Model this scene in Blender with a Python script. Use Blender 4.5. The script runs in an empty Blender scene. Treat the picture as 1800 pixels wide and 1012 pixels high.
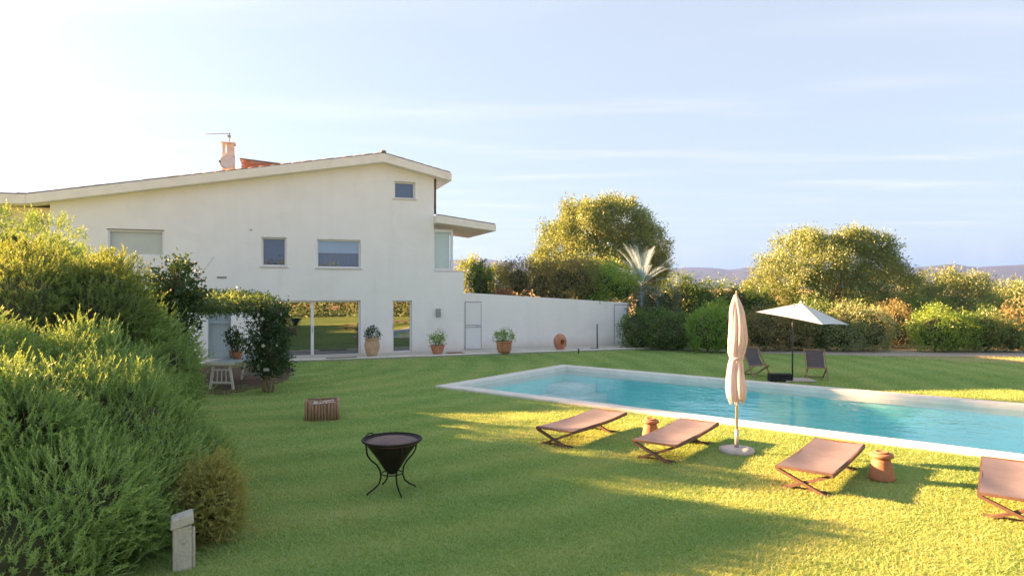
import bpy, bmesh, math, random
import numpy as np
from mathutils import Vector, Matrix

# ------------------------------------------------------------------ camera, sky, sun, exposure
scene = bpy.context.scene
C = scene.collection
H = 2.6            # camera height
FPX = 1162.0       # focal length in pixels of the 1800 px wide photograph
cam_d = bpy.data.cameras.new('camera'); cam = bpy.data.objects.new('camera', cam_d); C.objects.link(cam)
cam.location = (0, 0, H); cam.rotation_euler = (math.radians(90), 0, 0)
cam_d.sensor_width = 36.0; cam_d.lens = 36.0 * FPX / 1800.0
cam_d.clip_start = 0.05; cam_d.clip_end = 20000
scene.camera = cam

SUN_AZ = math.atan2(-0.950, 0.312)      # bearing of the sun from +Y, clockwise
SUN_EL = math.radians(17.2)
world = bpy.data.worlds.new('World'); scene.world = world; world.use_nodes = True
wn, wl = world.node_tree.nodes, world.node_tree.links
wn.clear()
w_out = wn.new('ShaderNodeOutputWorld'); w_bg = wn.new('ShaderNodeBackground')
sky = wn.new('ShaderNodeTexSky'); sky.sky_type = 'NISHITA'; sky.sun_disc = False
sky.sun_elevation = SUN_EL; sky.sun_rotation = SUN_AZ
sky.altitude = 50; sky.air_density = 1.0; sky.dust_density = 2.2; sky.ozone_density = 1.5
w_bg.inputs['Strength'].default_value = 0.05
# thin cirrus: the sky goes towards a pale veil where stretched noise is high
tc = wn.new('ShaderNodeTexCoord'); sep = wn.new('ShaderNodeSeparateXYZ'); wl.new(tc.outputs['Generated'], sep.inputs[0])
def wmath(op, a, b=None, clamp=False):
    n = wn.new('ShaderNodeMath'); n.operation = op; n.use_clamp = clamp
    for i, x in enumerate((a, b)):
        if x is None: continue
        if isinstance(x, (int, float)): n.inputs[i].default_value = x
        else: wl.new(x, n.inputs[i])
    return n.outputs[0]
zc = wmath('MAXIMUM', sep.outputs[2], 0.06)
px_ = wmath('DIVIDE', sep.outputs[0], zc); py_ = wmath('DIVIDE', sep.outputs[1], zc)
comb = wn.new('ShaderNodeCombineXYZ'); wl.new(px_, comb.inputs[0]); wl.new(py_, comb.inputs[1])
mp = wn.new('ShaderNodeMapping'); mp.inputs['Rotation'].default_value = (0, 0, math.radians(-38)); mp.inputs['Scale'].default_value = (0.42, 1.5, 1)
wl.new(comb.outputs[0], mp.inputs[0])
cn = wn.new('ShaderNodeTexNoise'); cn.inputs['Scale'].default_value = 1.0; cn.inputs['Detail'].default_value = 9; cn.inputs['Roughness'].default_value = 0.55; cn.inputs['Distortion'].default_value = 0.5
wl.new(mp.outputs[0], cn.inputs['Vector'])
cr = wn.new('ShaderNodeMapRange'); cr.interpolation_type = 'SMOOTHSTEP'; cr.inputs[1].default_value = 0.46; cr.inputs[2].default_value = 0.92
wl.new(cn.outputs[0], cr.inputs[0])
veil = wn.new('ShaderNodeMix'); veil.data_type = 'RGBA'           # thin high veil, whiter in the streaks of cirrus
veil.inputs[6].default_value = (0.88, 0.95, 1.07, 1); veil.inputs[7].default_value = (1.30, 1.25, 1.25, 1)
wl.new(cr.outputs[0], veil.inputs[0])
cmix = wn.new('ShaderNodeMix'); cmix.data_type = 'RGBA'; cmix.inputs[0].default_value = 0.87
wl.new(sky.outputs[0], cmix.inputs[6]); wl.new(veil.outputs[2], cmix.inputs[7])
wl.new(cmix.outputs[2], w_bg.inputs['Color']); wl.new(w_bg.outputs[0], w_out.inputs['Surface'])

sun_d = bpy.data.lights.new('sun', 'SUN'); sun = bpy.data.objects.new('sun', sun_d); C.objects.link(sun)
sun_d.energy = 3.4; sun_d.angle = math.radians(0.6); sun_d.color = (1.0, 0.51, 0.24)
SUN_VEC = Vector((math.sin(SUN_AZ) * math.cos(SUN_EL), math.cos(SUN_AZ) * math.cos(SUN_EL), math.sin(SUN_EL)))
sun.rotation_euler = SUN_VEC.to_track_quat('Z', 'Y').to_euler(); sun.location = (-30, 10, 30)

vs = scene.view_settings
scene.display_settings.display_device = 'sRGB'
vs.view_transform = 'Standard'; vs.look = 'None'; vs.gamma = 1.0; vs.use_curve_mapping = False
vs.exposure = 3.85
scene.cycles.max_bounces = 8; scene.cycles.transparent_max_bounces = 12
scene.cycles.use_denoising = True

# ------------------------------------------------------------------ helpers
rng = np.random.default_rng(7)
random.seed(7)
def ground(u, v, z=0.0):                       # photo position of a point at height z -> world x, y
    y = (H - z) * FPX / (v - 505.0)
    return ((u - 900.0) / FPX * y, y)

def prop(o, label=None, cat=None, group=None, kind=None):
    if label: o['label'] = label
    if cat: o['category'] = cat
    if group: o['group'] = group
    if kind: o['kind'] = kind
    return o

def link(o, parent=None):
    C.objects.link(o)
    if parent is not None: o.parent = parent
    return o

def empty(name, loc=(0, 0, 0), rz=0.0, **kw):
    o = bpy.data.objects.new(name, None); o.empty_display_size = 0.2
    C.objects.link(o); o.location = loc; o.rotation_euler = (0, 0, rz)
    return prop(o, **kw)

def copy_tree(o, parent=None):
    c = o.copy(); C.objects.link(c); c.parent = parent
    for ch in list(o.children): copy_tree(ch, c)
    return c

class MB:
    """collects shapes and links them as ONE mesh object"""
    def __init__(s): s.v = []; s.f = []; s.sm = []
    def add(s, vs_, fs, smooth=False):
        b = len(s.v); s.v += [tuple(p) for p in vs_]; s.f += [tuple(i + b for i in f) for f in fs]; s.sm += [smooth] * len(fs)
        return s
    def box(s, x0, x1, y0, y1, z0, z1, M=None):
        p = [(x0,y0,z0),(x1,y0,z0),(x1,y1,z0),(x0,y1,z0),(x0,y0,z1),(x1,y0,z1),(x1,y1,z1),(x0,y1,z1)]
        if M is not None: p = [tuple(M @ Vector(q)) for q in p]
        return s.add(p, [(0,3,2,1),(4,5,6,7),(0,1,5,4),(1,2,6,5),(2,3,7,6),(3,0,4,7)])
    def bar(s, a, b, w, h, up=(0,0,1)):            # rectangular bar from a to b
        a, b = Vector(a), Vector(b); d = (b - a).normalized(); up = Vector(up)
        sx = d.cross(up)
        if sx.length < 1e-4: sx = d.cross(Vector((1,0,0)))
        sx.normalize(); uz = sx.cross(d).normalized()
        p = []
        for c in (a, b):
            for i, j in ((-1,-1),(1,-1),(1,1),(-1,1)): p.append(c + sx * (i * w / 2) + uz * (j * h / 2))
        return s.add(p, [(0,3,2,1),(4,5,6,7),(0,1,5,4),(1,2,6,5),(2,3,7,6),(3,0,4,7)])
    def tube(s, pts, r, n=8, caps=True):
        pts = [Vector(p) for p in pts]; m = len(pts)
        rs = r if isinstance(r, (list, tuple)) else [r] * m
        vs_ = []; ref = None
        for i, p in enumerate(pts):
            d = (pts[min(i + 1, m - 1)] - pts[max(i - 1, 0)]).normalized()
            if ref is None: ref = Vector((0,0,1)) if abs(d.z) < 0.9 else Vector((1,0,0))
            a = d.cross(ref)
            if a.length < 1e-4: a = d.cross(Vector((0,1,0)))
            a.normalize(); b = d.cross(a).normalized(); ref = a.cross(d)
            for k in range(n):
                t = 2 * math.pi * k / n; vs_.append(p + (a * math.cos(t) + b * math.sin(t)) * rs[i])
        fs = []
        for i in range(m - 1):
            for k in range(n):
                fs.append((i*n+k, i*n+(k+1)%n, (i+1)*n+(k+1)%n, (i+1)*n+k))
        s.add(vs_, fs, True)
        if caps:
            b0 = len(s.v) - m * n
            s.f.append(tuple(b0 + k for k in range(n))[::-1]); s.f.append(tuple(b0 + (m-1)*n + k for k in range(n))); s.sm += [False, False]
        return s
    def lathe(s, prof, n=24, c=(0,0,0), axis=None, wob=None):   # profile of (r, z)
        vs_ = []; cx, cy, cz = c
        for i, (r, z) in enumerate(prof):
            for k in range(n):
                t = 2 * math.pi * k / n
                rr = r * (wob(t, i) if wob else 1)
                vs_.append((cx + rr * math.cos(t), cy + rr * math.sin(t), cz + z))
        fs = []
        for i in range(len(prof) - 1):
            for k in range(n): fs.append((i*n+k, i*n+(k+1)%n, (i+1)*n+(k+1)%n, (i+1)*n+k))
        s.add(vs_, fs, True)
        return s
    def build(s, name, mat, parent=None, bevel=0.0, fix=True, **kw):
        me = bpy.data.meshes.new(name); me.from_pydata(s.v, [], s.f); me.update()
        if fix: bm = bmesh.new(); bm.from_mesh(me); bmesh.ops.recalc_face_normals(bm, faces=bm.faces); bm.to_mesh(me); bm.free()
        me.polygons.foreach_set('use_smooth', s.sm if len(s.sm) == len(me.polygons) else [False] * len(me.polygons))
        me.materials.append(mat)
        o = bpy.data.objects.new(name, me); link(o, parent); prop(o, **kw)
        if bevel > 0:
            m = o.modifiers.new('bevel', 'BEVEL'); m.width = bevel; m.segments = 2; m.limit_method = 'ANGLE'; m.angle_limit = math.radians(40)
        return o

def np_mesh(name, verts, faces, mat, parent=None, rnd=None, smooth=False, **kw):
    """verts (N,3) float, faces (M,3|4) int, rnd (N,) -> one mesh object"""
    me = bpy.data.meshes.new(name); k = faces.shape[1]
    me.vertices.add(len(verts)); me.vertices.foreach_set('co', np.ascontiguousarray(verts, dtype=np.float32).ravel())
    me.loops.add(faces.size); me.loops.foreach_set('vertex_index', np.ascontiguousarray(faces, dtype=np.int32).ravel())
    me.polygons.add(len(faces)); me.polygons.foreach_set('loop_start', np.arange(0, faces.size, k, dtype=np.int32))
    me.polygons.foreach_set('loop_total', np.full(len(faces), k, dtype=np.int32))
    if smooth: me.polygons.foreach_set('use_smooth', np.ones(len(faces), dtype=bool))
    if rnd is not None:
        at = me.attributes.new('rnd', 'FLOAT', 'POINT'); at.data.foreach_set('value', np.ascontiguousarray(rnd, dtype=np.float32))
    me.update(calc_edges=True)
    me.materials.append(mat)
    o = bpy.data.objects.new(name, me); link(o, parent); prop(o, **kw)
    return o

# ------------------------------------------------------------------ materials
def new_mat(name):
    m = bpy.data.materials.new(name); m.use_nodes = True
    nt = m.node_tree; nt.nodes.clear()
    out = nt.nodes.new('ShaderNodeOutputMaterial')
    return m, nt, out

def ramp(nt, stops):
    r = nt.nodes.new('ShaderNodeValToRGB'); e = r.color_ramp.elements
    while len(e) < len(stops): e.new(0.5)
    for i, (p, c) in enumerate(stops): e[i].position = p; e[i].color = (*c, 1)
    return r

def noise(nt, scale, detail=5, rough=0.6, coord='Object', stretch=None, dist=0.0):
    t = nt.nodes.new('ShaderNodeTexCoord'); n = nt.nodes.new('ShaderNodeTexNoise')
    n.inputs['Scale'].default_value = scale; n.inputs['Detail'].default_value = detail; n.inputs['Roughness'].default_value = rough
    n.inputs['Distortion'].default_value = dist
    if stretch:
        mpn = nt.nodes.new('ShaderNodeMapping'); mpn.inputs['Scale'].default_value = stretch
        nt.links.new(t.outputs[coord], mpn.inputs[0]); nt.links.new(mpn.outputs[0], n.inputs['Vector'])
    else: nt.links.new(t.outputs[coord], n.inputs['Vector'])
    return n

def surf(name, c1, c2=None, scale=4.0, rough=0.7, bump=0.0, bscale=60.0, metal=0.0, spec=0.3, stretch=None, detail=6, lo=0.3, hi=0.7, dirt=None, dscale=1.2):
    """two-tone noisy principled surface with fine relief; dirt = (colour, amount) adds blotchy stains"""
    m, nt, out = new_mat(name)
    b = nt.nodes.new('ShaderNodeBsdfPrincipled'); b.inputs['Roughness'].default_value = rough
    b.inputs['Metallic'].default_value = metal; b.inputs['Specular IOR Level'].default_value = spec
    c2 = c2 or tuple(x * 0.8 for x in c1)
    n = noise(nt, scale, detail, stretch=stretch); r = ramp(nt, [(lo, c2), (hi, c1)])
    nt.links.new(n.outputs[0], r.inputs[0]); col = r.outputs[0]
    if dirt:
        dn = noise(nt, dscale, 8, 0.7, dist=0.6); mr = nt.nodes.new('ShaderNodeMapRange')
        mr.inputs[1].default_value = 0.52; mr.inputs[2].default_value = 0.72; mr.inputs[4].default_value = dirt[1]
        nt.links.new(dn.outputs[0], mr.inputs[0])
        mx = nt.nodes.new('ShaderNodeMix'); mx.data_type = 'RGBA'; mx.inputs[7].default_value = (*dirt[0], 1)
        nt.links.new(mr.outputs[0], mx.inputs[0]); nt.links.new(col, mx.inputs[6]); col = mx.outputs[2]
    nt.links.new(col, b.inputs['Base Color'])
    if bump > 0:
        bn = noise(nt, bscale, 6, 0.65); bp = nt.nodes.new('ShaderNodeBump'); bp.inputs['Strength'].default_value = bump; bp.inputs['Distance'].default_value = 0.02
        nt.links.new(bn.outputs[0], bp.inputs['Height']); nt.links.new(bp.outputs[0], b.inputs['Normal'])
    nt.links.new(b.outputs[0], out.inputs['Surface'])
    return m

def leaf(name, stops, trans=0.35, rough=0.5, gloss=0.06, patch=0.5):
    """leaf material: each leaf and clump has its own hue (attribute rnd), part of the light comes through the leaf"""
    m, nt, out = new_mat(name)
    a = nt.nodes.new('ShaderNodeAttribute'); a.attribute_name = 'rnd'
    n = noise(nt, patch, 3, 0.5)
    ad = nt.nodes.new('ShaderNodeMath'); ad.operation = 'MULTIPLY_ADD'; ad.inputs[1].default_value = 0.6; ad.inputs[2].default_value = -0.10
    nt.links.new(n.outputs[0], ad.inputs[0])
    sm = nt.nodes.new('ShaderNodeMath'); sm.operation = 'MULTIPLY_ADD'; sm.inputs[1].default_value = 0.62
    nt.links.new(a.outputs['Fac'], sm.inputs[0]); nt.links.new(ad.outputs[0], sm.inputs[2])
    r = ramp(nt, stops); nt.links.new(sm.outputs[0], r.inputs[0])
    d = nt.nodes.new('ShaderNodeBsdfDiffuse'); t = nt.nodes.new('ShaderNodeBsdfTranslucent'); g = nt.nodes.new('ShaderNodeBsdfGlossy')
    g.inputs['Roughness'].default_value = rough; g.inputs['Color'].default_value = (1, 1, 1, 1)
    nt.links.new(r.outputs[0], d.inputs['Color'])
    hs = nt.nodes.new('ShaderNodeMix'); hs.data_type = 'RGBA'; hs.blend_type = 'MULTIPLY'; hs.inputs[0].default_value = 1.0; hs.inputs[7].default_value = (1.25, 1.15, 0.55, 1)
    nt.links.new(r.outputs[0], hs.inputs[6]); nt.links.new(hs.outputs[2], t.inputs['Color'])
    m1 = nt.nodes.new('ShaderNodeMixShader'); m1.inputs[0].default_value = trans
    nt.links.new(d.outputs[0], m1.inputs[1]); nt.links.new(t.outputs[0], m1.inputs[2])
    m2 = nt.nodes.new('ShaderNodeMixShader'); m2.inputs[0].default_value = gloss
    nt.links.new(m1.outputs[0], m2.inputs[1]); nt.links.new(g.outputs[0], m2.inputs[2])
    nt.links.new(m2.outputs[0], out.inputs['Surface'])
    return m

M = {}
def streaked(m, col, amount):
    """faint vertical rain streaks and blotches on an outside wall"""
    nt = m.node_tree; b = next(n for n in nt.nodes if n.type == 'BSDF_PRINCIPLED'); src = b.inputs['Base Color'].links[0].from_socket
    n1 = noise(nt, 1.0, 6, 0.65, stretch=(2.6, 2.6, 0.12)); n2 = noise(nt, 0.35, 3, 0.5)
    mu = nt.nodes.new('ShaderNodeMath'); mu.operation = 'MULTIPLY'; nt.links.new(n1.outputs[0], mu.inputs[0]); nt.links.new(n2.outputs[0], mu.inputs[1])
    mr = nt.nodes.new('ShaderNodeMapRange'); mr.inputs[1].default_value = 0.25; mr.inputs[2].default_value = 0.42; mr.inputs[4].default_value = amount; nt.links.new(mu.outputs[0], mr.inputs[0])
    mx = nt.nodes.new('ShaderNodeMix'); mx.data_type = 'RGBA'; mx.inputs[7].default_value = (*col, 1)
    nt.links.new(mr.outputs[0], mx.inputs[0]); nt.links.new(src, mx.inputs[6])
    tcn = nt.nodes.new('ShaderNodeTexCoord'); sx_ = nt.nodes.new('ShaderNodeSeparateXYZ'); nt.links.new(tcn.outputs['Object'], sx_.inputs[0])   # earth splashed up by rain
    n3 = noise(nt, 1.7, 7, 0.7); ma = nt.nodes.new('ShaderNodeMath'); ma.operation = 'MULTIPLY_ADD'; ma.inputs[1].default_value = -0.75
    nt.links.new(n3.outputs[0], ma.inputs[0]); nt.links.new(sx_.outputs[2], ma.inputs[2])
    m4 = nt.nodes.new('ShaderNodeMapRange'); m4.inputs[1].default_value = -0.30; m4.inputs[2].default_value = 0.10; m4.inputs[3].default_value = 0.42; m4.inputs[4].default_value = 0.0; nt.links.new(ma.outputs[0], m4.inputs[0])
    m5 = nt.nodes.new('ShaderNodeMix'); m5.data_type = 'RGBA'; m5.inputs[7].default_value = (0.58, 0.46, 0.38, 1)
    nt.links.new(m4.outputs[0], m5.inputs[0]); nt.links.new(mx.outputs[2], m5.inputs[6]); nt.links.new(m5.outputs[2], b.inputs['Base Color'])
M['plaster'] = surf('white_plaster', (0.87, 0.855, 0.84), (0.83, 0.815, 0.80), 1.3, 0.85, 0.12, 40, dirt=((0.58, 0.55, 0.50), 0.22), dscale=0.55)
streaked(M['plaster'], (0.66, 0.62, 0.56), 0.20)
M['plaster_warm_light'] = surf('warm_light_plaster', (0.86, 0.76, 0.56), (0.80, 0.70, 0.50), 2, 0.85, 0.1, 40)  # yellow light falling on the wing, painted into its plaster
M['fascia'] = surf('fascia_render', (0.86, 0.81, 0.74), (0.78, 0.73, 0.66), 2.2, 0.8, 0.15, 30, dirt=((0.50, 0.44, 0.37), 0.35), dscale=2.0)
M['tile'] = surf('clay_roof_tile', (0.27, 0.215, 0.175), (0.17, 0.135, 0.11), 3, 0.85, 0.3, 30)
M['brick'] = surf('red_brick', (0.50, 0.20, 0.12), (0.36, 0.13, 0.08), 7, 0.9, 0.3, 40)
M['mortar'] = surf('mortar', (0.55, 0.45, 0.36), None, 8, 0.95, 0.3, 60)
M['frame'] = surf('white_window_frame', (0.80, 0.80, 0.80), (0.74, 0.74, 0.75), 3, 0.4, 0.0)
M['frame_grey'] = surf('blue_grey_frame', (0.36, 0.42, 0.48), (0.30, 0.36, 0.42), 3, 0.5, 0.0)
M['sill'] = surf('pale_stone_sill', (0.66, 0.63, 0.60), (0.55, 0.52, 0.49), 6, 0.7, 0.1, 50)
M['blind'] = surf('white_blind', (0.78, 0.80, 0.80), (0.72, 0.74, 0.75), 2, 0.8)
M['curtain'] = surf('white_curtain', (0.62, 0.64, 0.68), (0.50, 0.53, 0.58), 2, 0.9, stretch=(14, 14, 0.5))
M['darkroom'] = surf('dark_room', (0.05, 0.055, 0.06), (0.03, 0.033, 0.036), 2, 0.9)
M['downpipe'] = surf('brown_copper_pipe', (0.20, 0.13, 0.09), (0.14, 0.09, 0.06), 6, 0.5, metal=0.3)
M['door_white'] = surf('white_door_paint', (0.80, 0.80, 0.80), (0.74, 0.745, 0.75), 1.5, 0.55, 0.05, 30)
M['gap'] = surf('grey_door_gap', (0.30, 0.29, 0.28), (0.24, 0.23, 0.22), 8, 0.9)
M['grey_metal'] = surf('grey_metal', (0.34, 0.34, 0.35), (0.28, 0.28, 0.29), 10, 0.45, metal=0.5)
M['dish'] = surf('pale_dish_enamel', (0.56, 0.55, 0.54), (0.48, 0.46, 0.44), 5, 0.5)
M['chimney'] = surf('chimney_render', (0.70, 0.61, 0.52), (0.58, 0.48, 0.40), 6, 0.9, 0.3, 30, dirt=((0.3, 0.2, 0.14), 0.6), dscale=4)
M['paving'] = surf('pale_paving', (0.62, 0.57, 0.50), (0.50, 0.46, 0.40), 1.6, 0.85, 0.2, 40, dirt=((0.35, 0.30, 0.24), 0.5), dscale=1.5)
M['coping'] = surf('white_pool_stone', (0.74, 0.71, 0.65), (0.64, 0.61, 0.55), 2.4, 0.75, 0.15, 50, dirt=((0.45, 0.41, 0.34), 0.35), dscale=1.6)
M['terracotta'] = surf('terracotta', (0.56, 0.26, 0.15), (0.42, 0.18, 0.10), 7, 0.85, 0.25, 50, dirt=((0.62, 0.48, 0.38), 0.5), dscale=6)
M['terracotta_orange'] = surf('orange_terracotta', (0.44, 0.20, 0.105), (0.32, 0.135, 0.07), 6, 0.75, 0.25, 50, dirt=((0.30, 0.13, 0.07), 0.5), dscale=9)
M['jar'] = surf('pale_terracotta', (0.58, 0.40, 0.26), (0.46, 0.29, 0.18), 5, 0.85, 0.25, 40, dirt=((0.55, 0.52, 0.42), 0.6), dscale=5)
M['soil'] = surf('brown_soil', (0.14, 0.095, 0.06), (0.085, 0.058, 0.038), 7, 0.95, 0.6, 30)
M['iron'] = surf('dark_wrought_iron', (0.035, 0.026, 0.022), (0.02, 0.016, 0.014), 12, 0.6, 0.2, 60, metal=0.4)
M['rust_lid'] = surf('rusty_dark_iron', (0.17, 0.11, 0.105), (0.085, 0.058, 0.056), 5, 0.5, 0.3, 30, metal=0.5, dirt=((0.22, 0.10, 0.06), 0.7), dscale=5)
M['wood_white'] = surf('white_painted_wood', (0.74, 0.73, 0.70), (0.60, 0.58, 0.54), 6, 0.7, 0.2, 40, stretch=(1, 1, 6), dirt=((0.42, 0.36, 0.30), 0.4), dscale=7)
M['wood_blue'] = surf('worn_blue_grey_top', (0.48, 0.56, 0.60), (0.36, 0.44, 0.48), 6, 0.7, 0.2, 40, dirt=((0.55, 0.52, 0.48), 0.6), dscale=5)
M['wood'] = surf('weathered_teak', (0.36, 0.25, 0.16), (0.24, 0.16, 0.10), 5, 0.75, 0.2, 60, stretch=(4, 4, 14))
M['wood_dark'] = surf('brown_teak_frame', (0.155, 0.10, 0.072), (0.095, 0.06, 0.045), 6, 0.7, 0.2, 60)
M['stave'] = surf('red_brown_stave', (0.46, 0.29, 0.20), (0.32, 0.19, 0.13), 6, 0.8, 0.3, 50, stretch=(5, 5, 1), dirt=((0.48, 0.34, 0.22), 0.6), dscale=6)
M['ash'] = surf('pale_liner', (0.62, 0.56, 0.54), (0.48, 0.42, 0.40), 9, 0.9, 0.4, 40)
M['stone'] = surf('weathered_white_stone', (0.60, 0.57, 0.51), (0.44, 0.41, 0.36), 9, 0.9, 0.6, 30, dirt=((0.16, 0.12, 0.08), 0.85), dscale=9)
M['concrete'] = surf('rough_concrete_base', (0.56, 0.50, 0.47), (0.42, 0.37, 0.34), 14, 0.95, 0.7, 40)
M['steel'] = surf('pale_steel_pole', (0.62, 0.58, 0.54), (0.52, 0.48, 0.44), 10, 0.35, metal=0.6)
M['dark_pole'] = surf('dark_grey_pole', (0.075, 0.08, 0.075), (0.05, 0.055, 0.05), 10, 0.5, metal=0.3)
M['black_bag'] = surf('black_canvas', (0.022, 0.024, 0.026), (0.014, 0.015, 0.017), 9, 0.8, 0.3, 30)
M['bark'] = surf('grey_brown_bark', (0.20, 0.155, 0.11), (0.10, 0.075, 0.055), 9, 0.95, 0.8, 25, stretch=(3, 3, 0.7))
M['bark_pale'] = surf('pale_bark', (0.36, 0.29, 0.20), (0.20, 0.155, 0.10), 14, 0.95, 0.6, 30)
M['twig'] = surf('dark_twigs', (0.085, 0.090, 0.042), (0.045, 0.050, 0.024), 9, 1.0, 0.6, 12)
M['mat'] = surf('red_brown_coir', (0.30, 0.15, 0.10), (0.22, 0.11, 0.075), 20, 0.95, 0.4, 80)
M['mat_grey'] = surf('grey_green_coir', (0.26, 0.25, 0.19), (0.18, 0.175, 0.14), 20, 0.95, 0.4, 80)
M['gravel'] = surf('pale_gravel', (0.50, 0.44, 0.37), (0.34, 0.29, 0.24), 9, 0.95, 0.6, 30, dirt=((0.22, 0.17, 0.12), 0.7), dscale=1.4)
M['field'] = surf('dry_field', (0.50, 0.38, 0.19), (0.32, 0.27, 0.13), 0.05, 0.95, 0.0)
M['hill'] = surf('scrub_hill', (0.055, 0.066, 0.066), (0.030, 0.038, 0.038), 0.012, 0.95, 0.0, detail=9)

def fabric(name, c1, c2, trans=0.25, bump=0.1):
    m, nt, out = new_mat(name)
    n = noise(nt, 5, 6, 0.6); r = ramp(nt, [(0.3, c2), (0.7, c1)]); nt.links.new(n.outputs[0], r.inputs[0])
    d = nt.nodes.new('ShaderNodeBsdfDiffuse'); t = nt.nodes.new('ShaderNodeBsdfTranslucent'); mx = nt.nodes.new('ShaderNodeMixShader')
    mx.inputs[0].default_value = trans
    bn = noise(nt, 240, 2); bp = nt.nodes.new('ShaderNodeBump'); bp.inputs['Strength'].default_value = bump; bp.inputs['Distance'].default_value = 0.004
    nt.links.new(bn.outputs[0], bp.inputs['Height']); nt.links.new(bp.outputs[0], d.inputs['Normal'])
    nt.links.new(r.outputs[0], d.inputs['Color']); nt.links.new(r.outputs[0], t.inputs['Color'])
    nt.links.new(d.outputs[0], mx.inputs[1]); nt.links.new(t.outputs[0], mx.inputs[2]); nt.links.new(mx.outputs[0], out.inputs['Surface'])
    return m
M['sling'] = fabric('mauve_brown_sling', (0.215, 0.205, 0.222), (0.18, 0.172, 0.188), 0.12)
M['sling_grey'] = fabric('slate_grey_sling', (0.15, 0.145, 0.165), (0.115, 0.112, 0.13), 0.15)
M['canvas_pink'] = fabric('faded_pink_canvas', (0.68, 0.595, 0.58), (0.62, 0.53, 0.51), 0.25)
M['canvas_white'] = fabric('white_canvas', (0.76, 0.77, 0.79), (0.70, 0.71, 0.74), 0.3)

def schlick(nt, f0, normal=None):
    g = nt.nodes.new('ShaderNodeNewGeometry'); d = nt.nodes.new('ShaderNodeVectorMath'); d.operation = 'DOT_PRODUCT'
    nt.links.new(g.outputs['Incoming'], d.inputs[0]); nt.links.new(normal or g.outputs['Normal'], d.inputs[1])
    def m(op, a, b=None, clamp=False):
        n = nt.nodes.new('ShaderNodeMath'); n.operation = op; n.use_clamp = clamp
        for i, x in enumerate((a, b)):
            if x is None: continue
            if isinstance(x, (int, float)): n.inputs[i].default_value = x
            else: nt.links.new(x, n.inputs[i])
        return n.outputs[0]
    q = m('POWER', m('SUBTRACT', 1.0, m('ABSOLUTE', d.outputs['Value']), True), 5.0)
    return m('ADD', m('MULTIPLY', q, 1.0-f0), f0, True)

def glass_mat(name, tint, refl, rough=0.01, wav=0.0):
    """double glazing: partly mirror, partly see-through"""
    m, nt, out = new_mat(name)
    g = nt.nodes.new('ShaderNodeBsdfGlossy'); g.inputs['Roughness'].default_value = rough; g.inputs['Color'].default_value = (0.95, 0.97, 1, 1)
    t = nt.nodes.new('ShaderNodeBsdfTransparent'); t.inputs['Color'].default_value = (*tint, 1)
    mx = nt.nodes.new('ShaderNodeMixShader'); nt.links.new(schlick(nt, 0.04+refl), mx.inputs[0]); nt.links.new(t.outputs[0], mx.inputs[1]); nt.links.new(g.outputs[0], mx.inputs[2])
    if wav:
        bn = noise(nt, 1.3, 2); bp = nt.nodes.new('ShaderNodeBump'); bp.inputs['Strength'].default_value = wav; bp.inputs['Distance'].default_value = 0.02
        nt.links.new(bn.outputs[0], bp.inputs['Height']); nt.links.new(bp.outputs[0], g.inputs['Normal'])
    nt.links.new(mx.outputs[0], out.inputs['Surface'])
    return m
M['glass'] = glass_mat('window_glass', (0.75, 0.80, 0.84), 0.28, 0.01, 0.03)
M['glass_blue'] = glass_mat('sky_tinted_glass', (0.62, 0.72, 0.86), 0.07, 0.01, 0.02)  # blue tint put in for the mirrored sky
M['sky_backing'] = surf('sky_blue_backing', (0.13, 0.17, 0.26), (0.10, 0.135, 0.21), 2, 0.8)  # panel behind the upper panes, painted blue like reflected sky
M['grey_shade'] = surf('grey_curtain', (0.24, 0.26, 0.29), (0.17, 0.19, 0.22), 2, 0.9, stretch=(14, 14, 0.5))
M['glass_soft'] = glass_mat('pale_window_glass', (0.88, 0.94, 0.92), 0.03, 0.02)
M['cream_blind'] = surf('cream_roller_blind', (0.70, 0.64, 0.58), (0.66, 0.60, 0.54), 2, 0.8)

def water_mat():
    m, nt, out = new_mat('pool_water')
    g = nt.nodes.new('ShaderNodeBsdfGlossy'); g.inputs['Roughness'].default_value = 0.015
    t = nt.nodes.new('ShaderNodeBsdfTransparent'); t.inputs['Color'].default_value = (0.88, 0.985, 0.99, 1)
    n1 = noise(nt, 3.2, 3, 0.5, dist=0.4, stretch=(1.0, 1.6, 1)); n2 = noise(nt, 0.7, 2, 0.5)
    ad = nt.nodes.new('ShaderNodeMath'); ad.operation = 'MULTIPLY_ADD'; ad.inputs[1].default_value = 2.0; nt.links.new(n2.outputs[0], ad.inputs[0]); nt.links.new(n1.outputs[0], ad.inputs[2])
    bp = nt.nodes.new('ShaderNodeBump'); bp.inputs['Strength'].default_value = 0.16; bp.inputs['Distance'].default_value = 0.08
    nt.links.new(ad.outputs[0], bp.inputs['Height'])
    nt.links.new(bp.outputs[0], g.inputs['Normal'])
    mx = nt.nodes.new('ShaderNodeMixShader'); nt.links.new(schlick(nt, 0.02, bp.outputs[0]), mx.inputs[0]); nt.links.new(t.outputs[0], mx.inputs[1]); nt.links.new(g.outputs[0], mx.inputs[2])
    nt.links.new(mx.outputs[0], out.inputs['Surface'])
    return m
M['water'] = water_mat()
M['basin'] = surf('turquoise_pool_lining', (0.25, 0.84, 0.86), (0.22, 0.79, 0.82), 0.8, 0.6)
M['basin_step'] = surf('pale_pool_step', (0.70, 0.85, 0.87), (0.65, 0.81, 0.84), 1.0, 0.6)

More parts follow.
